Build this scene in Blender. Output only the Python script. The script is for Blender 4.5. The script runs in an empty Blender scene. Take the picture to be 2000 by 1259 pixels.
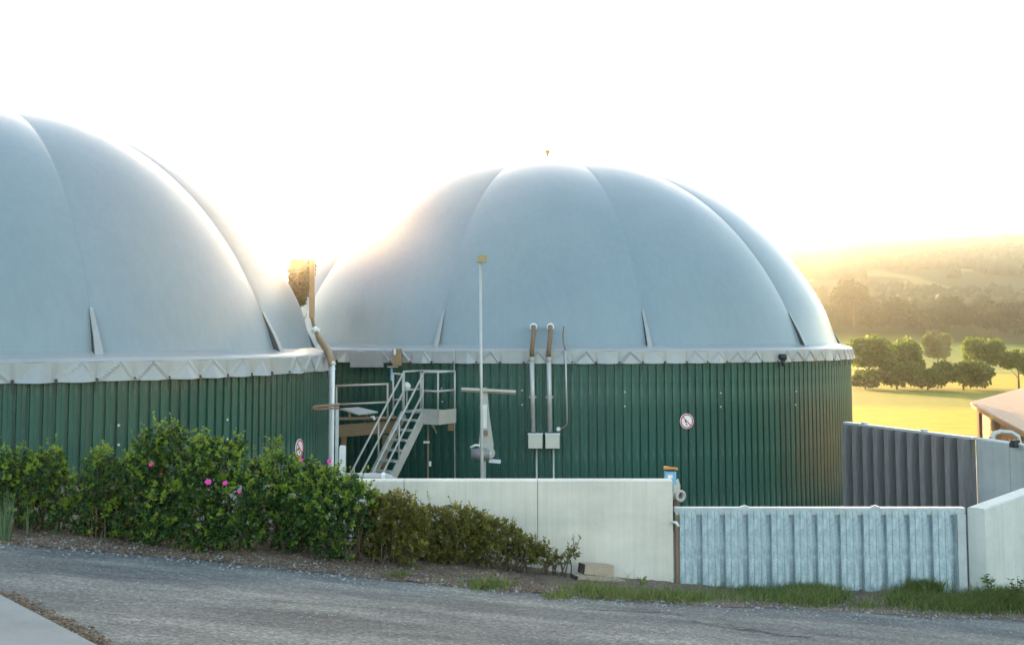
import bpy, math, random
import numpy as np
from mathutils import Vector, Matrix
rnd = random.Random(7)
rng = np.random.default_rng(11)
S = bpy.context.scene
COL = S.collection
R = math.radians

# ------------------------------------------------------------------ camera
F = 2000.0            # focal length in pixels of the 2000 px wide photograph
PITCH = R(4.0)
EYE = 3.675
HOR = 660.0
CY = HOR - F * math.tan(PITCH)
cam_d = bpy.data.cameras.new('camera')
cam = bpy.data.objects.new('camera', cam_d)
COL.objects.link(cam)
cam.location = (0, 0, EYE)
cam.rotation_euler = (R(90) + PITCH, 0, 0)
cam_d.sensor_width = 36
cam_d.lens = 36 * F / 2000
cam_d.shift_y = (CY - 629.5) / 2000
cam_d.clip_start = .1
cam_d.clip_end = 20000
S.camera = cam

def ray(px, py):
    u, v = (px - 1000) / F, (CY - py) / F
    return Vector((u, math.cos(PITCH) - v * math.sin(PITCH), math.sin(PITCH) + v * math.cos(PITCH)))
def at(px, py, d):
    r = ray(px, py)
    return Vector((0, 0, EYE)) + r * (d / r.y)
def pix(p):
    p = Vector(p) - Vector((0, 0, EYE))
    dz = p.y * math.cos(PITCH) + p.z * math.sin(PITCH)
    vz = -p.y * math.sin(PITCH) + p.z * math.cos(PITCH)
    return 1000 + F * p.x / dz, CY - F * vz / dz

# ------------------------------------------------------------------ world, sun, exposure
SUN_DIR = ray(704, 402).normalized()
SUN_EL = math.asin(SUN_DIR.z)
SUN_AZ = math.atan2(SUN_DIR.x, SUN_DIR.y)
w = bpy.data.worlds.new('World')
S.world = w
w.use_nodes = True
nt = w.node_tree
bg = nt.nodes['Background']
sky = nt.nodes.new('ShaderNodeTexSky')
sky.sky_type = 'NISHITA'
sky.sun_disc = False
sky.sun_elevation = SUN_EL
sky.sun_rotation = SUN_AZ
sky.altitude = 300
sky.air_density = 1.0
sky.dust_density = 2.0
sky.ozone_density = .55
nt.links.new(sky.outputs[0], bg.inputs[0])
bg.inputs[1].default_value = .15
sl = bpy.data.lights.new('sun', 'SUN')
sl.energy = 5.0
sl.angle = R(.5)
sl.color = (1, .62, .29)
so = bpy.data.objects.new('sun', sl)
COL.objects.link(so)
so.rotation_euler = SUN_DIR.to_track_quat('Z', 'Y').to_euler()
so.location = (0, 0, 60)
S.view_settings.view_transform = 'Standard'
S.view_settings.look = 'None'
S.view_settings.gamma = 1
S.view_settings.use_curve_mapping = False
S.view_settings.exposure = 2.68
HAZE_DENSITY = .00036
HAZE_G = .96
S.cycles.use_denoising = True
S.cycles.max_bounces = 6
S.cycles.diffuse_bounces = 3
S.cycles.glossy_bounces = 3
S.cycles.transmission_bounces = 4
S.cycles.transparent_max_bounces = 8
S.cycles.volume_bounces = 1

# ------------------------------------------------------------------ materials
def mat(name, col=(.5, .5, .5), rough=.6, metal=0, spec=.5):
    m = bpy.data.materials.new(name)
    m.use_nodes = True
    b = m.node_tree.nodes['Principled BSDF']
    b.inputs['Base Color'].default_value = (*col, 1)
    b.inputs['Roughness'].default_value = rough
    b.inputs['Metallic'].default_value = metal
    b.inputs['Specular IOR Level'].default_value = spec
    return m
def N(m, t, **kw):
    n = m.node_tree.nodes.new(t)
    for k, v in kw.items():
        if k in n.inputs: n.inputs[k].default_value = v
        else: setattr(n, k, v)
    return n
def L(m, a, b): m.node_tree.links.new(a, b)
def coords(m, scale=(1, 1, 1), kind='Object'):
    tc = N(m, 'ShaderNodeTexCoord')
    mp = N(m, 'ShaderNodeMapping')
    mp.inputs['Scale'].default_value = scale
    L(m, tc.outputs[kind], mp.inputs[0])
    return mp.outputs[0]
def noise(m, vec, scale, detail=4, rough=.6):
    n = N(m, 'ShaderNodeTexNoise')
    n.inputs['Scale'].default_value = scale
    n.inputs['Detail'].default_value = detail
    n.inputs['Roughness'].default_value = rough
    L(m, vec, n.inputs['Vector'])
    return n.outputs['Fac']
def ramp(m, fac, stops):
    r = N(m, 'ShaderNodeValToRGB')
    el = r.color_ramp.elements
    while len(el) < len(stops): el.new(.5)
    for e, (p, c) in zip(el, stops):
        e.position = p
        e.color = (*c, 1) if len(c) == 3 else c
    L(m, fac, r.inputs[0])
    return r.outputs[0]
def mixc(m, a, b, fac, mode='MIX'):
    n = N(m, 'ShaderNodeMix', data_type='RGBA', blend_type=mode)
    for i, v in ((6, a), (7, b), (0, fac)):
        if hasattr(v, 'node'): L(m, v, n.inputs[i])
        elif i == 0: n.inputs[i].default_value = v
        else: n.inputs[i].default_value = (*v, 1)
    return n.outputs[2]
def setcol(m, c): L(m, c, m.node_tree.nodes['Principled BSDF'].inputs['Base Color'])
def setrough(m, c): L(m, c, m.node_tree.nodes['Principled BSDF'].inputs['Roughness'])
def bump(m, h, strength=.3, dist=.01):
    b = N(m, 'ShaderNodeBump')
    b.inputs['Strength'].default_value = strength
    b.inputs['Distance'].default_value = dist
    L(m, h, b.inputs['Height'])
    L(m, b.outputs[0], m.node_tree.nodes['Principled BSDF'].inputs['Normal'])
def weathered(name, c1, c2, scale=3, rough=.6, metal=0, stretch=(1, 1, 1), bs=.15, bd=.004, spec=.5, fine=40):
    m = mat(name, c1, rough, metal, spec)
    v = coords(m, stretch)
    n1 = noise(m, v, scale, 6, .65)
    c = ramp(m, n1, [(.3, c1), (.7, c2)])
    setcol(m, c)
    setrough(m, ramp(m, n1, [(.3, (rough - .08,) * 3), (.7, (min(1, rough + .1),) * 3)]))
    if bs: bump(m, noise(m, coords(m), fine, 3), bs, bd)
    return m
def leafmat(name, c1, c2, trans=.35, rough=.45, tcol=None, scale=2.5):
    m = mat(name, c1, rough, 0, .35)
    g = N(m, 'ShaderNodeNewGeometry')
    wn = N(m, 'ShaderNodeTexWhiteNoise', noise_dimensions='1D')
    L(m, g.outputs['Random Per Island'], wn.inputs['W'])
    mx = N(m, 'ShaderNodeMath', operation='ADD')
    n1 = noise(m, coords(m), scale, 3)
    h = N(m, 'ShaderNodeMath', operation='MULTIPLY'); h.inputs[1].default_value = .5
    L(m, wn.outputs['Value'], h.inputs[0])
    h2 = N(m, 'ShaderNodeMath', operation='MULTIPLY'); h2.inputs[1].default_value = .5
    L(m, n1, h2.inputs[0])
    L(m, h.outputs[0], mx.inputs[0]); L(m, h2.outputs[0], mx.inputs[1])
    c = ramp(m, mx.outputs[0], [(.2, c1), (.8, c2)])
    setcol(m, c)
    tr = N(m, 'ShaderNodeBsdfTranslucent')
    if tcol: tr.inputs[0].default_value = (*tcol, 1)
    else: L(m, c, tr.inputs[0])
    ms = N(m, 'ShaderNodeMixShader'); ms.inputs[0].default_value = trans
    L(m, m.node_tree.nodes['Principled BSDF'].outputs[0], ms.inputs[1])
    L(m, tr.outputs[0], ms.inputs[2])
    L(m, ms.outputs[0], m.node_tree.nodes['Material Output'].inputs[0])
    return m

M = {}
def make_membrane(name, c1, c2, rough):
    m = mat(name, c1, rough, 0, .5)
    v = coords(m, (1, 1, .25))
    n1 = noise(m, v, .55, 5, .6)
    n2 = noise(m, coords(m, (3, 3, .35)), 2.2, 4, .7)
    c = ramp(m, n1, [(.3, c1), (.72, c2)])
    c = mixc(m, c, ramp(m, n2, [(.34, (1.03, 1.03, 1.03)), (.66, (.93, .93, .92))]), .7, 'MULTIPLY')
    setcol(m, c)
    bump(m, noise(m, coords(m, (1, 1, .3)), .9, 1), .08, .05)
    return m
M['membrane'] = make_membrane('membrane_grey', (.205, .258, .282), (.232, .285, .308), .30)
M['skirt'] = make_membrane('skirt_membrane', (.30, .31, .305), (.36, .36, .35), .30)
M['seam'] = mat('membrane_seam', (.215, .268, .29), .36)
M['dark_gap'] = mat('rubber_and_gap_shade', (.035, .04, .045), .6)  # tie straps; also stands in for the shade behind the seam straps

m = mat('green_cladding', (.012, .085, .062), .34, 0, .5)
n1 = noise(m, coords(m, (6, 6, .5)), 1.4, 5, .65)
setcol(m, ramp(m, n1, [(.3, (.010, .062, .043)), (.7, (.016, .086, .060))]))
setrough(m, ramp(m, n1, [(.3, (.36,) * 3), (.75, (.52,) * 3)]))
oi = N(m, 'ShaderNodeObjectInfo')
cc = m.node_tree.nodes['Principled BSDF'].inputs['Base Color'].links[0].from_socket
c = mixc(m, cc, ramp(m, oi.outputs['Random'], [(0, (.84, .86, .88)), (1, (1.14, 1.12, 1.1))]), 1.0, 'MULTIPLY')
n8 = noise(m, coords(m, (3, 3, .8)), 1.1, 6, .7)
c = mixc(m, c, ramp(m, n8, [(.5, (0, 0, 0)), (.8, (.10, .11, .09))]), 1.0, 'ADD')
setcol(m, c)
M['green'] = m
M['green_in'] = mat('tank_core', (.02, .06, .05), .8)

def make_concrete(name, c1, c2, streak=.32):
    m = mat(name, c1, .85, 0, .3)
    v = coords(m)
    n1 = noise(m, v, 1.3, 8, .65)
    n2 = noise(m, coords(m, (7, 7, .35)), 1.6, 5, .7)
    n3 = noise(m, v, 60, 3, .6)
    c = ramp(m, n1, [(.28, c1), (.72, c2)])
    c = mixc(m, c, ramp(m, n2, [(.42, (1, 1, 1)), (.72, (.72, .72, .70))]), streak, 'MULTIPLY')
    c = mixc(m, c, ramp(m, n3, [(.25, (.78, .78, .78)), (.5, (1, 1, 1))]), .5, 'MULTIPLY')
    vo = N(m, 'ShaderNodeTexVoronoi'); vo.inputs['Scale'].default_value = 9
    L(m, v, vo.inputs['Vector'])
    c = mixc(m, c, ramp(m, vo.outputs['Distance'], [(.03, (.5, .5, .5)), (.06, (1, 1, 1))]), .35, 'MULTIPLY')
    n5 = noise(m, coords(m, (16, 16, .22)), 1.2, 5, .75)
    c = mixc(m, c, ramp(m, n5, [(.5, (1, 1, 1)), (.68, (.74, .73, .70))]), .35, 'MULTIPLY')
    n7 = noise(m, coords(m, (.5, .5, 1.3)), 1.1, 6, .6)
    c = mixc(m, c, ramp(m, n7, [(.36, (.84, .85, .83)), (.6, (1.05, 1.04, 1.03))]), .8, 'MULTIPLY')
    setcol(m, c)
    bump(m, n3, .25, .004)
    return m
M['concrete'] = make_concrete('pale_concrete', (.66, .585, .49), (.76, .68, .575))
M['concrete_cool'] = make_concrete('cool_concrete', (.60, .60, .55), (.70, .69, .63))
M['concrete_grey'] = make_concrete('grey_concrete', (.40, .42, .41), (.50, .51, .49))
M['slab'] = make_concrete('slab_concrete', (.20, .215, .215), (.27, .28, .275), .2)

m = mat('galvanised', (.4, .44, .46), .5, .35, .5)
v = coords(m)
vo = N(m, 'ShaderNodeTexVoronoi'); vo.inputs['Scale'].default_value = 26
nz = N(m, 'ShaderNodeTexNoise'); nz.inputs['Scale'].default_value = 7; nz.inputs['Detail'].default_value = 4
L(m, v, nz.inputs['Vector'])
va = N(m, 'ShaderNodeVectorMath', operation='ADD')
L(m, v, va.inputs[0]); L(m, nz.outputs['Color'], va.inputs[1])
L(m, va.outputs[0], vo.inputs['Vector'])
n2 = noise(m, coords(m, (4, 4, .5)), 2.2, 6, .7)
n3 = noise(m, v, 5, 7, .75)
c = ramp(m, n3, [(.32, (.34, .43, .465)), (.5, (.49, .565, .585)), (.66, (.65, .70, .70))])
c = mixc(m, c, ramp(m, vo.outputs['Color'], [(.2, (.86, .86, .87)), (.8, (1.08, 1.08, 1.07))]), .8, 'MULTIPLY')
c = mixc(m, c, ramp(m, n2, [(.42, (1, 1, 1)), (.7, (.6, .62, .62))]), .75, 'MULTIPLY')
n6 = noise(m, coords(m, (6, 6, 3.2)), 2.4, 6, .75)
c = mixc(m, c, ramp(m, n6, [(.36, (.66, .70, .72)), (.52, (1, 1, 1)), (.68, (1.22, 1.2, 1.18))]), .9, 'MULTIPLY')
setcol(m, c)
setrough(m, ramp(m, n3, [(.3, (.42,) * 3), (.7, (.62,) * 3)]))
bump(m, n3, .2, .003)
M['galv'] = m
M['galv_rail'] = weathered('galvanised_rail', (.42, .44, .45), (.55, .56, .55), 6, .45, .4)
M['galv_dark'] = weathered('weathered_sheet', (.20, .19, .19), (.31, .285, .27), 4, .5, .3, (5, 5, .6))
M['steel'] = weathered('steel_pipe', (.40, .39, .36), (.52, .50, .46), 5, .4, .3)
M['stairs'] = weathered('stair_steel', (.40, .38, .34), (.50, .47, .42), 7, .45, .3)
M['white'] = weathered('white_paint', (.66, .65, .62), (.76, .75, .72), 5, .5)
M['box'] = weathered('beige_box', (.52, .48, .40), (.60, .56, .47), 6, .5)
M['hose'] = weathered('brown_hose', (.16, .10, .06), (.24, .15, .09), 12, .6)
M['rust'] = weathered('rusty_steel', (.20, .12, .07), (.30, .19, .11), 10, .7)
M['brown'] = weathered('brown_beam', (.22, .14, .07), (.31, .20, .10), 5, .6)
M['black'] = mat('black_plastic', (.02, .02, .022), .5)
M['orange'] = mat('orange_lid', (.62, .22, .05), .5)
M['blue'] = weathered('blue_box', (.17, .36, .55), (.24, .45, .64), 9, .5)
M['red'] = mat('sign_red', (.62, .05, .06), .4)
M['signwhite'] = mat('sign_white', (.78, .78, .76), .4)
M['yellow_lamp'] = mat('lamp_housing', (.30, .22, .10), .5)
M['timber'] = weathered('old_timber', (.34, .25, .17), (.46, .36, .26), 9, .85, 0, (1, 6, 6))
M['timber_end'] = mat('timber_end', (.05, .035, .03), .9)
M['roof_brown'] = weathered('roof_sheets', (.34, .22, .15), (.42, .29, .20), 3, .7, 0, (1, 4, 1))
M['shed_wood'] = weathered('shed_wood', (.30, .17, .09), (.42, .26, .15), 6, .8, 0, (3, 3, .4))
M['stem'] = weathered('stem_bark', (.10, .07, .045), (.17, .12, .08), 14, .9)
M['petal'] = mat('pink_petal', (.72, .04, .30), .5)
M['hip'] = mat('red_hip', (.5, .06, .04), .4)

M['leaf'] = leafmat('rose_leaf', (.016, .050, .016), (.042, .095, .022), .25)
M['leaf_mid'] = leafmat('rose_leaf_mid', (.052, .118, .022), (.10, .185, .035), .34)
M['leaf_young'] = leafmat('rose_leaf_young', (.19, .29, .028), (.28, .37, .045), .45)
M['olive'] = leafmat('olive_leaf', (.105, .105, .022), (.19, .175, .036), .4)
M['olive_young'] = leafmat('olive_leaf_young', (.23, .21, .035), (.33, .28, .05), .42)
M['autumn'] = leafmat('autumn_leaf', (.22, .08, .02), (.3, .15, .04), .3)
M['grass'] = leafmat('grass_blade', (.085, .13, .025), (.20, .25, .06), .45, .5)
M['drygrass'] = leafmat('dry_grass', (.22, .19, .08), (.34, .29, .13), .4, .6)
M['reed'] = leafmat('reed_blade', (.10, .17, .08), (.20, .26, .13), .3, .6)
M['conifer'] = leafmat('conifer_leaf', (.05, .05, .012), (.08, .075, .02), .03)
M['tree'] = leafmat('tree_leaf', (.075, .13, .016), (.16, .22, .03), .5, .6, None, .2)
M['tree_dark'] = leafmat('hedge_leaf', (.06, .11, .016), (.12, .165, .026), .5, .6, None, .2)
M['bark'] = weathered('tree_bark', (.10, .075, .05), (.16, .12, .08), 3, .9)
M['forest'] = leafmat('forest_leaf', (.020, .045, .012), (.05, .08, .02), .2, .8, None, .02)

# asphalt: chippings, patches, wear
m = mat('asphalt', (.1, .1, .1), .85, 0, .3)
v = coords(m)
n1 = noise(m, v, .55, 6, .6)
n2 = noise(m, v, 26, 4, .7)
n3 = noise(m, v, 95, 3, .7)
vo = N(m, 'ShaderNodeTexVoronoi'); vo.inputs['Scale'].default_value = 34
L(m, v, vo.inputs['Vector'])
n4 = noise(m, coords(m, (.55, 1.9, 1)), 1.3, 5, .6)
c = ramp(m, n1, [(.3, (.135, .140, .134)), (.7, (.19, .19, .175))])
c = mixc(m, c, ramp(m, n4, [(.34, (.58, .60, .63)), (.64, (1.22, 1.2, 1.15))]), .9, 'MULTIPLY')
c = mixc(m, c, ramp(m, n2, [(.3, (.55, .56, .58)), (.55, (1, 1, 1)), (.75, (1.5, 1.48, 1.44))]), .75, 'MULTIPLY')
c = mixc(m, c, ramp(m, vo.outputs['Color'], [(.1, (.5, .5, .52)), (.5, (.95, .95, .95)), (.95, (1.7, 1.66, 1.6))]), .75, 'MULTIPLY')
wv = N(m, 'ShaderNodeTexWave', wave_type='BANDS', bands_direction='Y'); wv.inputs['Scale'].default_value = .17; wv.inputs['Distortion'].default_value = 5; wv.inputs['Detail'].default_value = 3; wv.inputs['Detail Scale'].default_value = .6
L(m, coords(m, (.25, 1, 1)), wv.inputs['Vector'])
c = mixc(m, c, ramp(m, wv.outputs['Fac'], [(.2, (.74, .74, .75)), (.8, (1.14, 1.13, 1.1))]), .8, 'MULTIPLY')
pt = noise(m, v, .9, 2, .4)
c = mixc(m, c, ramp(m, pt, [(.60, (1, 1, 1)), (.615, (.72, .73, .74))]), .55, 'MULTIPLY')
setcol(m, c)
ad = N(m, 'ShaderNodeMath', operation='ADD')
L(m, n2, ad.inputs[0]); L(m, vo.outputs['Distance'], ad.inputs[1])
bump(m, ad.outputs[0], .7, .012)
M['asphalt'] = m
M['crack'] = mat('crack_shade', (.03, .028, .026), .9)  # shade down in the cracks, put into a dark colour

m = mat('mulch', (.1, .08, .06), .95, 0, .2)
v = coords(m)
n1 = noise(m, v, 1.4, 5, .6); n2 = noise(m, v, 38, 4, .75)
vo = N(m, 'ShaderNodeTexVoronoi'); vo.inputs['Scale'].default_value = 42
L(m, v, vo.inputs['Vector'])
c = ramp(m, n1, [(.3, (.16, .12, .09)), (.7, (.28, .225, .175))])
c = mixc(m, c, ramp(m, n2, [(.3, (.45, .42, .4)), (.6, (1.05, 1.03, 1)), (.8, (1.7, 1.65, 1.55))]), .85, 'MULTIPLY')
c = mixc(m, c, ramp(m, vo.outputs['Color'], [(.1, (.6, .58, .55)), (.9, (1.45, 1.4, 1.35))]), .8, 'MULTIPLY')
setcol(m, c)
bump(m, n2, .9, .03)
M['mulch'] = m
M['pebble'] = leafmat('pebble_stone', (.16, .155, .15), (.42, .40, .37), 0, .85, None, 8)
M['litter'] = leafmat('dead_leaf', (.12, .065, .035), (.27, .19, .12), .1, .9, None, 8)
M['yard'] = weathered('yard_gravel', (.16, .15, .13), (.23, .21, .19), 1.2, .9, 0, (1, 1, 1), .5, .02)

# land: fields in bands, meadow, hillside fields; sunlight through grass put into the yellow
m = mat('land', (.2, .2, .05), .9, 0, .1)
tc = N(m, 'ShaderNodeTexCoord')
ln = N(m, 'ShaderNodeVectorMath', operation='LENGTH')
wob = noise(m, coords(m, (.006, .006, .006)), 1, 3)
wm = N(m, 'ShaderNodeMath', operation='MULTIPLY_ADD'); wm.inputs[1].default_value = 60; wm.inputs[2].default_value = -30
L(m, wob, wm.inputs[0])
L(m, tc.outputs['Object'], ln.inputs[0])
dd = N(m, 'ShaderNodeMath', operation='ADD')
L(m, ln.outputs['Value'], dd.inputs[0]); L(m, wm.outputs[0], dd.inputs[1])
ds = N(m, 'ShaderNodeMath', operation='DIVIDE'); ds.inputs[1].default_value = 1000
L(m, dd.outputs[0], ds.inputs[0])
YEL, GRN, MEA, DRK = (.35, .255, .010), (.15, .165, .02), (.33, .31, .065), (.05, .07, .018)
c = ramp(m, ds.outputs[0], [(.09, GRN), (.105, YEL), (.185, YEL), (.20, GRN), (.262, GRN), (.272, YEL), (.36, YEL),
                            (.39, GRN), (.41, MEA), (.565, MEA), (.60, DRK), (1, DRK)])
fine = noise(m, coords(m, (1, 1, 1)), .35, 6, .7)
c = mixc(m, c, ramp(m, fine, [(.3, (.72, .75, .7)), (.7, (1.22, 1.2, 1.2))]), .8, 'MULTIPLY')
patch = noise(m, coords(m, (.006, .004, .006)), 1, 2)
far = ramp(m, ds.outputs[0], [(.60, (0, 0, 0)), (.67, (1, 1, 1))])
pc = ramp(m, patch, [(.44, (.035, .055, .016)), (.48, (.13, .15, .045)), (.54, (.16, .16, .055)), (.57, (.045, .06, .018))])
c = mixc(m, c, pc, far)
setcol(m, c)
tr = N(m, 'ShaderNodeBsdfTranslucent')
M['land'] = m
M['house'] = mat('house_plaster', (.7, .68, .63), .8)
M['house_roof'] = mat('house_roof', (.32, .14, .09), .8)
M['glass'] = mat('window_glass', (.05, .06, .07), .15)

# ------------------------------------------------------------------ mesh builder
class MB:
    def __init__(s): s.v, s.f, s.m = [], [], []
    def add(s, vs, fs, mi=0):
        o = len(s.v)
        s.v += [tuple(p) for p in vs]
        s.f += [tuple(i + o for i in f) for f in fs]
        s.m += [mi] * len(fs)
        return s
    def box(s, c, size, rz=0, mi=0):
        c = Vector(c); hx, hy, hz = (q / 2 for q in size)
        Rm = Matrix.Rotation(rz, 3, 'Z')
        vs = [c + Rm @ Vector((a * hx, b * hy, d * hz)) for d in (-1, 1) for a, b in ((-1, -1), (1, -1), (1, 1), (-1, 1))]
        return s.add(vs, [(3, 2, 1, 0), (4, 5, 6, 7), (0, 1, 5, 4), (1, 2, 6, 5), (2, 3, 7, 6), (3, 0, 4, 7)], mi)
    def bar(s, p, q, wd, h, up=(0, 0, 1), mi=0):
        p, q = Vector(p), Vector(q)
        d = (q - p).normalized(); up = Vector(up)
        side = d.cross(up)
        if side.length < 1e-4: side = d.cross(Vector((1, 0, 0)))
        side.normalize(); u = side.cross(d)
        vs = [b + side * a * wd / 2 + u * e * h / 2 for b in (p, q) for a, e in ((-1, -1), (1, -1), (1, 1), (-1, 1))]
        return s.add(vs, [(3, 2, 1, 0), (4, 5, 6, 7), (0, 1, 5, 4), (1, 2, 6, 5), (2, 3, 7, 6), (3, 0, 4, 7)], mi)
    def tube(s, pts, r, n=10, mi=0, cap=True):
        pts = [Vector(p) for p in pts]
        rs = r if isinstance(r, (list, tuple)) else [r] * len(pts)
        vs, fs, ref = [], [], None
        for i, p in enumerate(pts):
            t = (pts[min(i + 1, len(pts) - 1)] - pts[max(i - 1, 0)]).normalized()
            if ref is None:
                ref = t.cross(Vector((0, 0, 1)) if abs(t.z) < .9 else Vector((1, 0, 0))).normalized()
            else: ref = (ref - t * ref.dot(t)).normalized()
            b = t.cross(ref)
            vs += [p + (ref * math.cos(2 * math.pi * k / n) + b * math.sin(2 * math.pi * k / n)) * rs[i] for k in range(n)]
        for i in range(len(pts) - 1):
            for k in range(n):
                fs.append((i * n + k, i * n + (k + 1) % n, (i + 1) * n + (k + 1) % n, (i + 1) * n + k))
        if cap:
            fs.append(tuple(range(n))[::-1]); fs.append(tuple((len(pts) - 1) * n + k for k in range(n)))
        return s.add(vs, fs, mi)
    def prism(s, poly, off, mi=0):   # polygon extruded by a vector
        n = len(poly); off = Vector(off)
        vs = [Vector(p) for p in poly] + [Vector(p) + off for p in poly]
        fs = [tuple(range(n))[::-1], tuple(range(n, 2 * n))] + [(i, (i + 1) % n, n + (i + 1) % n, n + i) for i in range(n)]
        return s.add(vs, fs, mi)
    def grid(s, rows, mi=0, close=False):
        nr, nc = len(rows), len(rows[0])
        vs = [p for r in rows for p in r]
        fs = []
        for i in range(nr - 1):
            for j in range(nc if close else nc - 1):
                fs.append((i * nc + j, i * nc + (j + 1) % nc, (i + 1) * nc + (j + 1) % nc, (i + 1) * nc + j))
        return s.add(vs, fs, mi)
    def build(s, name, mats, parent=None, smooth=False, loc=None, local=False):
        """vertices are world coordinates unless local; they are stored relative to the parent (or to loc)"""
        mats = mats if isinstance(mats, (list, tuple)) else [mats]
        o = Vector((0, 0, 0))
        if not local:
            if parent is not None: o = wloc(parent)
            elif loc is not None: o = Vector(loc)
        me = bpy.data.meshes.new(name)
        me.from_pydata([(a - o.x, b - o.y, c - o.z) for a, b, c in s.v], [], s.f)
        for k in mats: me.materials.append(k)
        if len(mats) > 1: me.polygons.foreach_set('material_index', s.m)
        if smooth: me.polygons.foreach_set('use_smooth', [True] * len(me.polygons))
        me.validate(); me.update()
        ob = bpy.data.objects.new(name, me)
        COL.objects.link(ob)
        if parent is not None: ob.parent = parent
        elif loc is not None: ob.location = loc
        return ob
WL = {}
def wloc(o):
    v = Vector(o.location)
    while o.parent is not None:
        o = o.parent; v = v + Vector(o.location)
    return v
def tag(o, label=None, cat=None, group=None, kind=None):
    if label: o['label'] = label
    if cat: o['category'] = cat
    if group: o['group'] = group
    if kind: o['kind'] = kind
    return o
def thing(name, label, cat, loc, group=None):
    o = bpy.data.objects.new(name, None)
    o.empty_display_size = .2
    COL.objects.link(o); o.location = loc
    return tag(o, label, cat, group)
def again(src, parent, rz=None, loc=None):
    c = src.copy(); COL.objects.link(c); c.parent = parent
    if rz is not None: c.rotation_euler = (0, 0, rz)
    if loc is not None: c.location = loc
    return c
def npmesh(name, verts, tris, mats, mi=None, parent=None, smooth=False, loc=None):
    o = wloc(parent) if parent is not None else Vector(loc or (0, 0, 0))
    V = np.asarray(verts, dtype=np.float32) - np.array(o, dtype=np.float32)
    T = np.asarray(tris, dtype=np.int32)
    me = bpy.data.meshes.new(name)
    k = T.shape[1]
    me.vertices.add(len(V)); me.vertices.foreach_set('co', V.ravel())
    me.loops.add(T.size); me.loops.foreach_set('vertex_index', T.ravel())
    me.polygons.add(len(T)); me.polygons.foreach_set('loop_start', np.arange(0, T.size, k, dtype=np.int32))
    me.polygons.foreach_set('loop_total', np.full(len(T), k, dtype=np.int32))
    for q in (mats if isinstance(mats, (list, tuple)) else [mats]): me.materials.append(q)
    if mi is not None: me.polygons.foreach_set('material_index', np.asarray(mi, dtype=np.int32))
    if smooth: me.polygons.foreach_set('use_smooth', np.ones(len(T), dtype=bool))
    me.update(calc_edges=True); me.validate()
    ob = bpy.data.objects.new(name, me); COL.objects.link(ob)
    if parent is not None: ob.parent = parent
    elif loc is not None: ob.location = loc
    return ob
def unit(a): return a / np.maximum(np.linalg.norm(a, axis=-1, keepdims=True), 1e-9)
def leaves(P, D, Ln, Wd):
    """P base points, D directions, length and width arrays -> folded rhombic leaves, two triangles each"""
    n = len(P)
    side = unit(np.cross(D, rng.normal(size=(n, 3))))
    nor = np.cross(side, D)
    Ln = Ln[:, None]; Wd = Wd[:, None]
    mid = P + D * Ln * .48 - nor * Ln * .06
    a = mid + side * Wd * .5 + nor * Wd * .14
    b = mid - side * Wd * .5 + nor * Wd * .14
    tip = P + D * Ln - nor * Ln * .12
    V = np.stack([P, a, tip, b], 1).reshape(-1, 3)
    i = np.arange(n)[:, None] * 4
    T = np.concatenate([i + [0, 1, 2], i + [0, 2, 3]], 1).reshape(-1, 3)
    return V, T

def sstep(a, b, x):
    t = min(1, max(0, (x - a) / (b - a)))
    return t * t * (3 - 2 * t)
def npstep(a, b, x):
    t = np.clip((x - a) / (b - a), 0, 1)
    return t * t * (3 - 2 * t)
def interp(tab, x):
    return float(np.interp(x, [t[0] for t in tab], [t[1] for t in tab]))

# ------------------------------------------------------------------ ground
PA, PB, PC = at(1600, 1163, 15.0), at(0, 1060, 12.7), Vector((0, 0, EYE - 1.62))
sol = np.linalg.solve(np.array([[1, p.x, p.y] for p in (PA, PB, PC)]), np.array([p.z for p in (PA, PB, PC)]))
def plane(x, y): return sol[0] + sol[1] * x + sol[2] * y
def hit(px, py, lift=0):
    r = ray(px, py)
    t = (sol[0] - EYE + lift) / (r.z - sol[1] * r.x - sol[2] * r.y)
    return Vector((0, 0, EYE)) + r * t
edge_px = [(-500, 1020), (0, 1062), (150, 1072), (300, 1084), (450, 1100), (600, 1116), (750, 1131), (900, 1146), (1050, 1158),
           (1200, 1172), (1400, 1182), (1600, 1192), (1800, 1204), (2000, 1211), (2500, 1228)]
edge = [hit(*p) for p in edge_px]
edge_tab = [(p.x, p.y) for p in edge]
WALL_Y = 15.0
zb_tab = [(at(px, py, WALL_Y).x, at(px, py, WALL_Y).z) for px, py in
          [(-500, 985), (0, 995), (300, 1008), (500, 1028), (700, 1058), (900, 1085), (1130, 1124), (1318, 1148), (1890, 1155), (2300, 1165)]]
def bed_z(x, y):
    e = interp(edge_tab, x)
    zb = interp(zb_tab, x)
    z0 = plane(x, e)
    t = min(1.0, max(0.0, (y - e) / (WALL_Y - e)))
    q = .35 * t + .65 * t * t * (3 - 2 * t)
    return z0 + (zb - z0) * q
def ground_z(x, y):
    return plane(x, y) if y < interp(edge_tab, x) else bed_z(x, y)

def struct(o): return tag(o, kind='structure')
mb = MB()
mb.grid([[(x, y, plane(x, y)) for x in np.linspace(-60, 60, 41)] for y in np.linspace(-30, 15.6, 33)])
struct(mb.build('road', M['asphalt'], loc=(0, 0, 0)))
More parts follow.
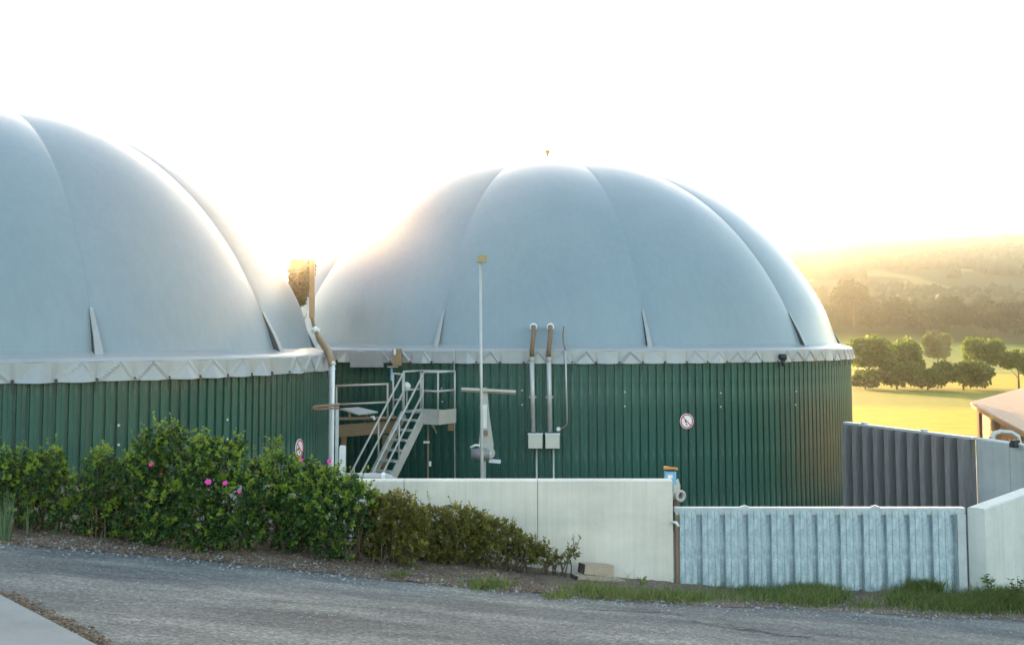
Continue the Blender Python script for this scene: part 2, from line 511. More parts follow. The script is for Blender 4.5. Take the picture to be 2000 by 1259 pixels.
# bed of mulch and soil between the road and the walls, ragged edge
rows = []
xs = np.concatenate([np.linspace(-14, -7, 30), np.linspace(-6.9, 9, 220), np.linspace(9.2, 20, 30)])
NT = 26
cols = []
for x in xs:
    e = interp(edge_tab, x) + .09 * math.sin(x * 3.1) * math.sin(x * 1.3 + 1) + rnd.uniform(-.05, .05)
    ymax = 15.12 if x > -4.9 else 17.6
    col = []
    for k in range(NT):
        y = e + (ymax - e) * k / (NT - 1)
        z = max(bed_z(x, y), plane(x, y) + .006) if k else plane(x, y) + .006
        if 0 < k: z += rnd.uniform(-.012, .02)
        col.append((x, y, max(z, plane(x, y) + .006)))
    cols.append(col)
mb = MB(); mb.grid([list(r) for r in zip(*cols)])
struct(mb.build('planting_bed', M['mulch'], loc=(0, 0, 0), smooth=True))
mb = MB(); mb.grid([[(x, y, -1.6) for x in np.linspace(-30, 21, 12)] for y in np.linspace(15.2, 56, 12)])
struct(mb.build('compound_ground', M['yard'], loc=(0, 0, 0)))
# concrete slab at the near left, just proud of the asphalt
p0, p1 = hit(-8, 1160), hit(187, 1262)
d01 = (p1 - p0).normalized()
a, b = p0 - d01 * 3, p1 + d01 * 2.2
nn = Vector((d01.y, -d01.x, 0)).normalized() * 6
mb = MB()
def pl(v, h): return Vector((v.x, v.y, plane(v.x, v.y) + h))
mb.prism([pl(a, -.1), pl(a + nn, -.1), pl(b + nn, -.1), pl(b, -.1)], (0, 0, .118))
struct(mb.build('pavement', M['slab'], loc=a))

# land to the horizon
ridge_px = [(-1500, 640), (200, 640), (1000, 625), (1300, 540), (1540, 487), (1590, 494), (1640, 488), (1700, 481), (1790, 479),
            (1850, 475), (1930, 470), (2000, 468), (2200, 455), (2700, 470), (3500, 520), (6000, 600)]
rt = [((p - 1000) / F, (HOR - y) / F) for p, y in ridge_px]
def land_z(x, y):
    d = math.hypot(x, y)
    yy = max(y, 1e-3)
    t = max(-2.5, min(2.5, x / yy))
    near = plane(max(-60, min(60, x)), max(-40, y)) - .5 if y < 15 else -2.05
    fw = sstep(-.25, .25, y / max(d, 1))
    prof = [(0, -2), (110, -7.2), (160, -8.0), (250, -8.3), (380, -8.0), (450, -5.5), (520, 0), (580, 5.5)]
    dep = y if y > 0 else 0
    dr = dep * 1.0
    v = interp(prof, dr)
    if dr >= 560:
        rh = EYE + interp(rt, t) * 1400 - 10
        v = max(v, 5.5 + (rh - 5.5) * sstep(500, 1430, dr) ** .85) if rh > 5.5 else v
        if dr > 1430: v = max(-5, v - (dr - 1430) * .06)
    v = 7 + (v - 7) * fw
    k = sstep(58, 118, d)
    return near + (v - near) * k
rad = [0, 10, 20, 30, 40, 50, 58, 65, 72, 80, 90, 100, 110, 120, 135, 150, 170, 190, 220, 250, 280, 320, 370, 420, 480, 530, 570, 610, 650, 700, 750, 800, 860, 920,
       980, 1040, 1100, 1160, 1220, 1280, 1340, 1390, 1430, 1500, 1600, 1800, 2100, 2500]
mb = MB()
angs = np.concatenate([np.linspace(-180, -40, 50)[:-1], np.linspace(-40, 45, 140), np.linspace(45, 180, 48)[1:]])
mb.grid([[(r * math.sin(R(a)), r * math.cos(R(a)), land_z(r * math.sin(R(a)), r * math.cos(R(a)))) for a in angs] for r in rad])
struct(mb.build('terrain', M['land'], loc=(0, 0, 0), smooth=True))

# ------------------------------------------------------------------ biogas tanks
Z0 = -1.6
PH0 = .42
class Tank: pass
def surf_x(T, px, Rr):
    """near-side intersection of the vertical plane through photo column px with the circle of radius Rr round the tank"""
    t = (px - 1000) / F * math.cos(0)
    cx, cy = T.c.x, T.c.y
    # (t*y-cx)^2+(y-cy)^2=R^2
    A = t * t + 1; B = -2 * (t * cx + cy); C = cx * cx + cy * cy - Rr * Rr
    disc = B * B - 4 * A * C
    y = (-B - math.sqrt(max(0, disc))) / (2 * A)
    return Vector((t * y, y, 0))
def onwall(T, px, py, off=.04, Rr=None):
    """point on the cladding for a photo pixel; two passes because the camera is pitched"""
    q = px
    for _ in range(4):
        p = surf_x(T, q, (Rr or T.R) + off)
        p.z = at(px, py, p.y).z
        q += px - pix(p)[0]
    return p
def normal_at(T, p):
    n = Vector((p.x - T.c.x, p.y - T.c.y, 0)); n.normalize(); return n

def make_tank(c, Rr, b, npan, nties, seam_deg, label, skirt_drop, seed):
    T = Tank(); T.c = Vector((c[0], c[1], Z0)); T.R = Rr
    root = thing('biogas_tank', label, 'gas tank', T.c)
    T.root = root
    to_cam = math.atan2(-c[1], -c[0])     # angle of the direction to the camera
    T.a0 = to_cam
    ZS, ZL, ZD = EYE - skirt_drop, EYE - skirt_drop + .35, EYE - skirt_drop + .48   # skirt bottom, ledge edge, dome foot (world)
    T.ZS = ZS
    # concrete core
    mb = MB()
    prof = [(Rr - .06, 0), (Rr - .06, ZL - Z0 - .05), (.01, ZL - Z0 - .05)]
    mb.grid([[(r * math.cos(2 * math.pi * k / 96), r * math.sin(2 * math.pi * k / 96), z) for k in range(96)] for r, z in prof], close=True)
    mb.build('tank_wall', M['green_in'], root, local=True)
    # cladding panels
    p = 2 * math.pi * Rr / npan
    prof = [(-.5, 0), (-.385, 0), (-.335, .045), (-.03, .045), (0, .040), (.03, .045), (.335, .045), (.385, 0), (.505, 0)]
    mb = MB()
    h = ZS - Z0 + .12
    rows = []
    for z in (0, h):
        row = []
        for u, o in prof:
            a = u * p / Rr
            row.append(((Rr - .045 + o) * math.cos(a), (Rr - .045 + o) * math.sin(a), z))
        rows.append(row)
    mb.grid(rows)
    first = mb.build('cladding_panel', M['green'], root, local=True)
    step = 2 * math.pi / npan
    nv = int(R(112) / step)
    for k in range(-nv, nv + 1):
        o = first if k == -nv else again(first, root)
        o.rotation_euler = (0, 0, to_cam + k * step)
    # dome gores
    a = Rr - .42
    ng = 11
    def dome(th, u, v, lift=0):      # u 0..1 within the gore, v 0 foot .. 1 apex
        phi = v * math.pi / 2
        ph = PH0 + (math.pi / 2 - PH0) * v
        rr = a * (max(0, math.cos(ph)) / math.cos(PH0)) ** .85
        zz = b * (math.sin(ph) - math.sin(PH0)) / (1 - math.sin(PH0))
        # lobes between the seams
        bul = (abs(math.sin(math.pi * u)) ** .75) * .15 * math.cos(phi) ** .45 * sstep(0, .12, v) if 0 < v < 1 else 0
        n = Vector((math.cos(phi) * b, math.sin(phi) * a)); n.normalize()
        rr += n.x * (bul + lift); zz += n.y * (bul + lift)
        ang = th
        return (rr * math.cos(ang), rr * math.sin(ang), ZD - Z0 + zz)
    gw = 2 * math.pi / ng
    g0 = to_cam + R(seam_deg)
    vs = [1 - (1 - k / 40) ** 1.0 for k in range(41)]
    us = [.5 - .5 * math.cos(math.pi * k / 18) for k in range(19)]
    mb = MB()
    mb.grid([[dome(g0 + u * gw, u, v) for u in us] for v in vs])
    mb.grid([[dome(g0 + u * gw, u, 0) for u in us], [((a - .2) * math.cos(g0 + u * gw), (a - .2) * math.sin(g0 + u * gw), ZD - Z0 - .04) for u in us]])
    gore = mb.build('dome_gore', M['membrane'], root, True, local=True)
    mbs = MB()
    rows = []
    for v in vs[:-1]:
        rows.append([dome(g0 + s * .024 / (a * max(.04, math.cos(v * math.pi / 2))), 0, v, l) for s, l in ((-1, .0), (-.6, .010), (.6, .010), (1, .0))])
    mbs.grid(rows)
    seam = mbs.build('dome_seam', M['seam'], root, True, local=True)
    # gathered strap at the foot of every seam: pale strap standing off the dome, shade of the gap behind it built as a dark piece
    mbf = MB()
    ca, sa = math.cos(g0), math.sin(g0)
    rad_ = Vector((ca, sa, 0)); tan_ = Vector((-sa, ca, 0))
    top = Vector(dome(g0, 0, .085, .012)); bot = rad_ * (Rr - .27) + Vector((0, 0, ZL - Z0 + .09))
    mid = (top * .4 + bot * .6) + rad_ * .02
    for wA, wB, q0, q1 in ((.03, .055, top, mid), (.055, .075, mid, bot)):
        vsx = [q0 + tan_ * -wA, q0 + tan_ * wA, q1 + tan_ * wB, q1 + tan_ * -wB]
        mbf.add(vsx + [q + rad_ * .025 for q in vsx], [(3, 2, 1, 0), (4, 5, 6, 7), (0, 1, 5, 4), (1, 2, 6, 5), (2, 3, 7, 6), (3, 0, 4, 7)])
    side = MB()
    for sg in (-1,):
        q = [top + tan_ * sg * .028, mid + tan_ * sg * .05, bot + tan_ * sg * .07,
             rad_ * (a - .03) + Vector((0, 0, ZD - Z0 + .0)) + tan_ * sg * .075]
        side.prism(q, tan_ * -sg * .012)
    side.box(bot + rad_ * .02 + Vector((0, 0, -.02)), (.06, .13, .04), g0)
    flap = mbf.build('seam_strap', M['skirt'], root, local=True)
    gap_shade = side.build('strap_gap_shade', M['dark_gap'], flap, local=True)
    for k in range(1, ng):
        again(gore, root, k * gw); again(seam, root, k * gw)
        f = again(flap, root, k * gw); again(gap_shade, f)
    # ledge and skirt
    mb = MB(); n = 360
    prof = [(a - .06, ZD + .03), (a + .04, ZD + .012), (a + .2, ZD - .045), (Rr - .04, ZL + .05), (Rr + .03, ZL + .018), (Rr + .055, ZL - .02)]
    rows = []
    for i, (r, z) in enumerate(prof):
        rows.append([((r + .006 * math.sin(k * 1.7 + i)) * math.cos(2 * math.pi * k / n), (r + .006 * math.sin(k * 1.7 + i)) * math.sin(2 * math.pi * k / n),
                      z - Z0 + .006 * math.sin(k * .9 + 2 * i)) for k in range(n)])
    mb.grid(rows, close=True)
    mb.build('membrane_ledge', M['skirt'], root, True, local=True)
    rr_ = random.Random(seed)
    per = 18; n = nties * per; H = 9
    amp = [rr_.choice([.0, .03, .09, .11, .14, .12]) for _ in range(nties)]
    pk = [rr_.uniform(.36, .64) for _ in range(nties)]
    amp2 = [rr_.choice([0, .08, .14]) for _ in range(nties)]
    rows = []
    for j in range(H):
        t = j / (H - 1)               # 0 top .. 1 bottom
        row = []
        for k in range(n):
            bay, s = divmod(k, per); s /= per
            tri = s / pk[bay] if s < pk[bay] else (1 - s) / (1 - pk[bay])
            hh = 1 - t
            off = amp[bay] * (1 if seed == 3 else .6) * max(0, tri * .92 - hh) * 1.05
            off += amp2[bay] * max(0, (1 - abs(tri - hh) * 5)) * .35
            dro = .012 * math.sin(math.pi * s) * t * (1 if amp[bay] > .05 else .3)
            tie = max(0, 1 - min(s, 1 - s) * 9) * t * .03
            rA = Rr + .055 + .012 * t + off - tie
            an = 2 * math.pi * k / n + to_cam
            row.append((rA * math.cos(an), rA * math.sin(an), (ZL - .02) * (1 - t) + (ZS - dro) * t - Z0))
        rows.append(row)
    mb = MB(); mb.grid(rows, close=True)
    mb.grid([rows[-1], [(x * .997, y * .997, z + .02) for x, y, z in rows[-1]]], close=True)
    mb.build('membrane_skirt', M['skirt'], root, False, local=True)
    mb = MB()
    mb.box((Rr + .045, 0, ZS - Z0 - .08), (.012, .022, .2))
    mb.box((Rr + .06, 0, ZS - Z0 + .03), (.03, .045, .05))
    t0 = mb.build('tie_strap', M['dark_gap'], root, local=True)
    nt_ = int(nties * .3)
    for k in range(-nt_, nt_ + 1):
        o = t0 if k == -nt_ else again(t0, root)
        o.rotation_euler = (0, 0, to_cam + 2 * math.pi * k / nties)
    T.ZL, T.ZD, T.a = ZL, ZD, a
    return T

ca_ = math.atan((-60 - 1000) / F)
TL = make_tank((27 * math.sin(ca_), 27 * math.cos(ca_)), 8.28, 5.45, 256, 79, -18,
               'nearer green tank with pale blue dome, cut by the left edge, behind the rose bushes', .735, 3)
TR = make_tank((39 * math.sin(R(2.0)), 39 * math.cos(R(2.0))), 10.92, 6.75, 286, 105, -17.2 + 360 / 11 * 0,
               'wide green tank with grey inflated dome behind the steel stairs and the metal gate', .69, 5)

# small fixings on the cladding
mbb = MB(); mbb.tube([(0, 0, 0), (0, -.025, 0)], .023, 8)
bolt0 = None
def bolts(T, lst):
    global bolt0
    for px, py in lst:
        p = onwall(T, px, py, .02); n = normal_at(T, p)
        if bolt0 is None:
            bolt0 = mbb.build('bolt', M['galv_rail'], T.root, local=True); o = bolt0
        else: o = again(bolt0, T.root)
        o.location = p - T.c; o.rotation_euler = (0, 0, math.atan2(n.y, n.x) + math.pi / 2)
bolts(TL, [(231, 830), (231, 868), (443, 819), (443, 857)])
bolts(TR, [(1220, 765), (1220, 793), (1407, 767), (1407, 794), (1553, 790), (1554, 764), (863, 758), (864, 784), (1020, 762), (1020, 790)])

# patched, longer piece of skirt on the right tank, above the stairs
def wallpatch(T, name, px0, px1, py0, py1, m, parent, off=.1, n=14, thick=.01):
    mb = MB(); rows = []
    for j in range(5):
        row = []
        for k in range(n + 1):
            p = onwall(T, px0 + (px1 - px0) * k / n, py0 + (py1 - py0) * j / 4, off + .02 * math.sin(k * 1.3) * j / 4)
            row.append(p)
        rows.append(row)
    mb.grid(rows)
    return mb.build(name, m, parent, True)
wallpatch(TR, 'skirt_patch', 684, 749, 688, 717, M['skirt'], TR.root, .17)
# cap at the dome's crown, seen above the skyline
mb = MB()
cap = Vector((0, 0, TR.ZD - Z0 + 6.75))
mb.tube([cap, cap + Vector((0, 0, .52))], .03, 8)
mb.tube([cap + Vector((0, 0, .42)), cap + Vector((0, 0, .62))], [.03, .12], 12)
mb.tube([cap + Vector((0, 0, .62)), cap + Vector((0, 0, .66))], [.12, .11], 12)
mb.build('crown_vent', M['yellow_lamp'], TR.root, True, local=True)
# black pressure port on the skirt
p = onwall(TR, 1527, 697, .12); n = normal_at(TR, p)
mb = MB(); mb.tube([p - n * .06, p + n * .12], .095, 14); mb.tube([p + n * .12, p + n * .13], .06, 12)
mb.tube([p + n * .05 + Vector((0, 0, -.08)), p + n * .05 + Vector((0, 0, -.26))], .06, 10)
mb.build('pressure_port', M['black'], TR.root, True)

# ------------------------------------------------------------------ walls, gate, fence
def panel_wall(name, label, pts_top, z_bot, thick, m, joint=.012, cat='wall', nrm=None):
    """pts_top: plan points with top heights; one concrete panel between neighbours, with an open joint"""
    root = thing(name, label, cat, (pts_top[0][0], pts_top[0][1], z_bot))
    for (x0, y0, z0), (x1, y1, z1) in zip(pts_top, pts_top[1:]):
        a, b = Vector((x0, y0, 0)), Vector((x1, y1, 0))
        d = (b - a).normalized(); nv = Vector((-d.y, d.x, 0)) * thick
        a2, b2 = a + d * joint / 2, b - d * joint / 2
        mb = MB()
        ch = .02
        def ring(q, zt): return [q + Vector((0, 0, z_bot)), q + Vector((0, 0, zt - ch)), q + nv * (ch / thick) + Vector((0, 0, zt)),
                                 q + nv * (1 - ch / thick) + Vector((0, 0, zt)), q + nv + Vector((0, 0, zt - ch)), q + nv + Vector((0, 0, z_bot))]
        r0, r1 = ring(a2, z0), ring(b2, z1)
        mb.add(r0 + r1, [(i, (i + 1) % 6, 6 + (i + 1) % 6, 6 + i) for i in range(6)] + [(5, 4, 3, 2, 1, 0), (6, 7, 8, 9, 10, 11)])
        mb.build('concrete_panel', m, root)
    return root
zt = at(1000, 937.5, WALL_Y).z
wx = [at(p, 937.5, WALL_Y).x for p in (360, 560, 789, 1050, 1314)]
FW = panel_wall('concrete_wall', 'long pale concrete wall standing behind the shrubs, left of the metal gate',
                [(x, WALL_Y, zt) for x in wx], -.5, .23, M['concrete'], .008)
# hidden core behind the joints so nothing shows through them
mb = MB(); mb.box(((wx[0] + wx[-1]) / 2, WALL_Y + .12, (zt - .5) / 2 - .01), (wx[-1] - wx[0] - .02, .10, zt + .5 - .04))
mb.build('joint_filler', M['concrete_grey'], FW)

# gate of trapezoidal sheets
gx0, gx1 = at(1319, 1070, 14.98).x, at(1887, 1070, 14.98).x
gt, gb = at(1600, 991, 14.98).z, at(1600, 1157, 14.98).z
GA = thing('metal_gate', 'low galvanised gate of ribbed sheet between two concrete walls', 'gate', ((gx0 + gx1) / 2, 15.05, gb))
mb = MB(); mb.box(((gx0 + gx1) / 2, 15.03, gt - .035), (gx1 - gx0, .12, .07)); mb.box(((gx0 + gx1) / 2, 14.985, gt - .085), (gx1 - gx0 - .02, .012, .03))
mb.build('top_rail', M['galv_rail'], GA)
px_l = [1328, 1360, 1414, 1458, 1502, 1548, 1600, 1644, 1688, 1736, 1786, 1830, 1866]
mb = MB(); mb.box((gx0 + .03, 15.03, (gt + gb) / 2 - .03), (.045, .10, gt - gb - .1)); mb.build('gate_post', M['rust'], GA)
mb = MB(); mb.box((gx1 - .075, 15.0, (gt + gb) / 2 - .03), (.12, .14, gt - gb - .1)); mb.build('gate_post', M['galv_rail'], GA)
n_g = 12
x0s, x1s = gx0 + .065, gx1 - .14
pitch = (x1s - x0s) / n_g
mb = MB()
prof = [(-.5, 0), (-.30, 0), (-.29, -.012), (-.27, 0), (.0, 0), (.01, -.01), (.03, 0), (.22, 0), (.275, .075), (.43, .075), (.475, 0), (.5, 0)]
hg = gt - .07 - gb + .10
mb.grid([[(u * pitch, o, z) for u, o in prof] for z in (-.06, hg - .06)])
mb.grid([[(u * pitch, o + .006, z) for u, o in prof][::-1] for z in (-.06, hg - .06)])
sp0 = mb.build('sheet_panel', M['galv'], GA, local=True)
for k in range(n_g):
    o = sp0 if k == 0 else again(sp0, GA)
    o.location = (x0s + pitch * (k + .5) - (gx0 + gx1) / 2, 14.955 - 15.05, 0)
mb = MB()
for px in (1456, 1712):
    c = at(px, 990, 14.97); mb2 = MB(); mb2.box((c.x, 15.03, gt + .006), (.10, .10, .02)); mb2.box((c.x, 15.03, gt + .022), (.04, .04, .018))
    mb2.build('rail_clip', M['galv_rail'], GA)
c = at(1321, 1020, 14.9); mb = MB(); mb.tube([c + Vector((-.06, .06, 0)), c + Vector((0, 0, 0)), c + Vector((.03, -.02, -.05))], .02, 8)
mb.build('latch_hook', M['white'], GA, True)

# slanting concrete wall right of the gate
p0 = at(1889, 993, 15.02); p1 = at(1999, 953, 17.0)
dr = Vector((p1.x - p0.x, p1.y - p0.y, 0)).normalized()
e0 = Vector((p0.x, p0.y, 0)) + Vector((.0, .0, 0))
nvec = Vector((dr.y, -dr.x, 0))        # towards the camera/right
st = e0 + nvec * .24
pts = [(st + dr * s) for s in (0, 2.6, 5.2)]
panel_wall('concrete_wall', 'short pale concrete wall with its end beside the right gate post, running back to the right edge',
           [(q.x, q.y, gt + .005) for q in pts], -.6, .24, M['concrete_cool'])

# corrugated fence on the far right, behind the gate
f0, f1 = at(1652, 823, 24.4), at(1904, 853.5, 20.6)
fz = (f0.z + f1.z) / 2
f0.z = f1.z = fz
FE = thing('corrugated_fence', 'dark ribbed sheet fence running from the wide tank to the grey concrete wall', 'fence', (f0.x, f0.y, Z0))
fd = Vector((f1.x - f0.x, f1.y - f0.y, 0)); fl = fd.length; fd.normalize()
fang = math.atan2(fd.y, fd.x)
nf = 11; pf = fl / nf
mb = MB()
prof = [(-.5, 0), (-.26, 0), (-.22, -.2), (.14, -.2), (.18, 0), (.5, 0)]
mb.grid([[(u * pf, o, z) for u, o in prof] for z in (0, fz - Z0 - .05)])
mb.grid([[(u * pf, o + .006, z) for u, o in prof][::-1] for z in (0, fz - Z0 - .05)])
q0 = mb.build('sheet_panel', M['galv_dark'], FE, local=True)
for k in range(nf):
    o = q0 if k == 0 else again(q0, FE)
    o.location = fd * pf * (k + .5); o.rotation_euler = (0, 0, fang)
mb = MB(); mb.bar(f0 + Vector((0, 0, -.025)), f1 + Vector((0, 0, -.025)), .16, .05); mb.build('top_rail', M['galv_rail'], FE)
for px, py in ((1694, 826), (1815, 840)):
    t = (px - 1652) / 252
    c = f0.lerp(f1, t); mb = MB(); mb.box(c + Vector((0, 0, .02)), (.1, .1, .04), fang); mb.build('rail_clip', M['galv_rail'], FE)
w0 = f1 + fd * .02; w1 = at(2000, 868, 19.2); w1.z = fz + .01
dd_ = Vector((w1.x - w0.x, w1.y - w0.y, 0)).normalized()
BW = panel_wall('concrete_wall', 'grey concrete wall with a black clamp, continuing the ribbed fence at the right edge',
                [(w0.x, w0.y, fz - .01), (w0.x + dd_.x * 1.0, w0.y + dd_.y * 1.0, fz - .01), (w0.x + dd_.x * 3.4, w0.y + dd_.y * 3.4, fz - .01)], Z0, .22, M['concrete_grey'])
c = at(1985, 868, 19.35); mb = MB()
nb = Vector((dd_.y, -dd_.x, 0))
if nb.y > 0: nb = -nb
mb.bar(c - dd_ * .07 + nb * .05, c + dd_ * .07 + nb * .05, .09, .10); mb.box(c + nb * .02 + Vector((0, 0, .06)), (.05, .16, .06), math.atan2(dd_.y, dd_.x))
mb.tube([c + nb * .1 + dd_ * .02, c + nb * .13 + dd_ * .02], .03, 8)
tag(mb.build('wall_clamp', M['black'], None, loc=c), 'small black clamp on the face of the grey concrete wall, right edge', 'clamp')
# bent pipe over that wall
c0 = at(1938, 862, 20.9)
mb = MB()
pp = [at(1938, 880, 21.2), at(1938, 856, 21.2), at(1943, 846, 21.2), at(1955, 842, 21.2), at(1975, 844, 21.2), at(1988, 852, 21.2), at(1993, 872, 21.2), at(1994, 960, 21.2)]
pp[0] = Vector((pp[0].x, pp[0].y, Z0))
pp[-1] = Vector((pp[-1].x, pp[-1].y, Z0))
BP = thing('bent_pipe', 'grey bent pipe arching above the grey concrete wall in front of the brown-roofed shed', 'pipe', pp[0])
MB().tube(pp, .045, 10).build('pipe', M['steel'], BP, True)
MB().tube([pp[1] + Vector((0, 0, -.02)), pp[1] + Vector((0, 0, .05))], .062, 10).build('flange', M['steel'], BP)

# ------------------------------------------------------------------ shed with brown roof
A = at(1895, 786, 31); Bq = at(1992, 838, 25.5); Cq = at(2004, 756, 37)
u = Bq - A; v = (Cq - A) * 1.35
u2 = u * 1.25
SH = thing('shed', 'open timber shed with a low brown corrugated roof beyond the grey wall', 'shed', (A.x + 1, A.y, Z0))
nr = 9
for k in range(nr):
    a = A + v * (k / nr); b = A + v * ((k + .985) / nr)
    mb = MB()
    ns = 6
    top = []
    for i in range(ns + 1):
        q = a.lerp(b, i / ns); top.append(q + Vector((0, 0, .018 * math.sin(math.pi * i / ns * 3) ** 2 + .01)))
    rows = [top, [q + u2 for q in top], [q + u2 + Vector((0, 0, -.05)) for q in top], [q + Vector((0, 0, -.05)) for q in top], top]
    mb.grid(rows)
    mb.add([rows[i][0] for i in range(4)], [(0, 1, 2, 3)]); mb.add([rows[i][-1] for i in range(4)], [(3, 2, 1, 0)])
    mb.build('roof_sheet', M['roof_brown'], SH)
mb = MB(); mb.bar(A + u2 + Vector((0, 0, -.08)), A + u2 + v + Vector((0, 0, -.08)), .05, .16); mb.build('fascia', M['galv_rail'], SH)
mb = MB(); mb.bar(A + v * .02 + Vector((0, 0, -.11)), A + u2 + v * .02 + Vector((0, 0, -.11)), .05, .12); mb.build('fascia', M['shed_wood'], SH)
for s, t in ((.10, .06), (.45, .06), (.95, .06), (.10, .5), (.95, .5), (.95, .93)):
    q = A + u * s + v * t
    mb = MB(); mb.box((q.x, q.y, (q.z - .15 + Z0) / 2), (.14, .14, q.z - .15 - Z0)); mb.build('post', M['shed_wood'], SH)
for k in range(14):
    q = A + u * (.13 + .021 * k) + v * .065
    mb = MB(); mb.box((q.x, q.y, (q.z - .18 + Z0) / 2), (.03, .115, q.z - .18 - Z0), math.atan2(u.y, u.x) - math.pi / 2)
    mb.build('plank', M['shed_wood'], SH)
for k in range(30):
    q = A + u * .12 + v * (.09 + .029 * k)
    mb = MB(); mb.box((q.x, q.y, (q.z - .18 + Z0) / 2), (.2, .03, q.z - .18 - Z0), math.atan2(v.y, v.x)); mb.build('plank', M['shed_wood'], SH)

# ------------------------------------------------------------------ steel stairs and platform at the right tank
PD = 26.6
SC = F / PD
def zpy(py, d): return at(1000, py, d).z
plz = zpy(800, PD)
ptl = at(806, 800, PD); ptr = at(852, 800, PD - .5)
run = Vector((-.105, -.190, 0)); rise = .232
wdir = Vector((.190, -.105, 0)).normalized(); Wd = .62
top_l = Vector((at(789, 806, PD).x, PD, plz))          # left top corner of the flight
top_r = top_l + wdir * Wd
ST = thing('steel_staircase', 'galvanised steel staircase with handrails leading up to a small platform at the wide tank', 'stairs', (top_l.x - 1.5, PD - 2, Z0))
nst = int((plz - Z0) / rise)
stepv = run + Vector((0, 0, -rise))
end_l, end_r = top_l + stepv * nst, top_r + stepv * nst
for p, q in ((top_l, end_l), (top_r, end_r)):
    mb = MB(); mb.bar(p + Vector((0, 0, -.10)), q + Vector((0, 0, -.10)), .05, .23); mb.build('stringer', M['stairs'], ST)
for k in range(1, nst):
    p, q = top_l + stepv * k + wdir * .03, top_r + stepv * k - wdir * .03
    mb = MB(); mb.bar(p + run * .1, q + run * .1, .22, .045); mb.build('tread', M['stairs'], ST)
tube_r = .024
def rail(pts, name='handrail', r=tube_r, par=None): return MB().tube(pts, r, 8).build(name, M['stairs'], par or ST, True)
UP = Vector((0, 0, 1))
for p, q in ((top_l, end_l), (top_r, end_r)):
    rail([p + UP * .98, q + UP * .98]); rail([p + UP * .50, q + UP * .50], 'mid_rail')
    for s in (0.02, .36, .68, .98):
        b = p.lerp(q, s); rail([b - UP * .1, b + UP * .98], 'rail_post', .021)
# platform deck
back = -run.normalized()
PX = top_r + wdir * .42
pk = [top_l - wdir * .02, PX, PX + back * .8, top_l - wdir * .02 + back * .8]
mb = MB(); mb.prism([q - UP * .07 for q in pk], (0, 0, .05)); mb.build('platform_deck', M['stairs'], ST)
mb = MB(); fr = PX + wdir * .025
mb.bar(fr + UP * -.16, fr + back * .8 - UP * .16, .04, .36); mb.bar(top_r + wdir * .03 - UP * .16 - back * .02, PX - UP * .16 - back * .02, .04, .36); mb.build('platform_fascia', M['stairs'], ST)
c4 = pk
for q in (c4[1], c4[2], c4[3], c4[0]):
    rail([q - UP * .1, q + UP * .98], 'rail_post', .022)
rail([c4[1] + UP * .98, c4[2] + UP * .98]); rail([c4[1] + UP * .5, c4[2] + UP * .5], 'mid_rail')
rail([top_r + UP * .98, c4[1] + UP * .98]); rail([top_r + UP * .5, c4[1] + UP * .5], 'mid_rail')
rail([c4[2] + UP * .98, c4[3] + UP * .98]); rail([c4[0] + UP * .98, c4[3] + UP * .98]); rail([c4[0] + UP * .5, c4[3] + UP * .5], 'mid_rail')
mb = MB(); q = c4[2] - wdir * .12 - UP * .44; mb.box(q, (.14, .10, .22)); mb.build('wall_bracket', M['brown'], ST)
rail([c4[3] + wdir * .1 - UP * .1 + back * .1, c4[3] + wdir * .1 - UP * .7 + back * .6], 'support_strut', .03)
# small parts under the platform
p = at(836, 862, 26.9)
DP = thing('drain_pipe', 'thin brown drain pipe with white valve under the stair platform', 'pipe', (p.x, p.y, Z0))
MB().tube([Vector((p.x, p.y, Z0)), at(836, 830, 26.9)], .022, 8).build('pipe', M['rust'], DP, True)
q = at(840, 905, 26.86); MB().box(q, (.06, .06, .12)).build('valve', M['white'], DP)
q = at(833, 863, 26.84); MB().box(q, (.16, .05, .05)).build('bracket', M['white'], DP)

# maintenance gallery left of the stairs
GD = 26.9
MG = thing('maintenance_gallery', 'brown steel gallery with guard rail between the two tanks, left of the stairs', 'gallery', (at(700, 850, GD).x, GD, Z0))
mb = MB(); mb.bar(at(655, 842, GD), at(775, 832, GD), .12, .31); mb.build('beam', M['brown'], MG)
mb = MB(); mb.bar(at(640, 818, GD - .05), at(775, 815, GD - .05), .3, .05); mb.build('deck_edge', M['rust'], MG)
mb = MB(); q = [at(664, 800, GD), at(700, 797, GD), at(738, 806, GD - .3), at(700, 811, GD - .3)]
mb.prism(q, (0, 0, .035)); mb.build('cover_plate', M['stairs'], MG)
for px in (683, 716): MB().box(at(px, 810, GD - .1), (.06, .06, .12)).build('plate_foot', M['rust'], MG)
rail([at(655, 753.5, GD), at(759, 749.5, GD)], 'handrail', .026, MG); rail([at(655, 790, GD), at(758, 785, GD)], 'mid_rail', .026, MG)
rail([at(757, 749, GD), at(757, 822, GD)], 'rail_post', .026, MG); rail([at(657, 753, GD), at(657, 822, GD)], 'rail_post', .026, MG)
for px in (768, 789):
    rail([at(px, 728, GD - .2), at(px, 812, GD - .2)], 'rail_post', .024, MG)
rail([at(767, 729, GD - .2), at(790, 731, GD - .2)], 'handrail', .024, MG); rail([at(767, 781, GD - .2), at(790, 779, GD - .2)], 'mid_rail', .024, MG)
for px in (672, 752):
    q = at(px, 850, GD + .1); MB().box((q.x, q.y, (q.z + Z0) / 2), (.12, .12, q.z - Z0)).build('leg', M['brown'], MG)
q = at(724, 815, GD - .26); MB().tube([q, q + Vector((.07, 0, .02)), q + Vector((.1, 0, -.06))], .035, 8).build('hose_coupling', M['white'], MG, True)

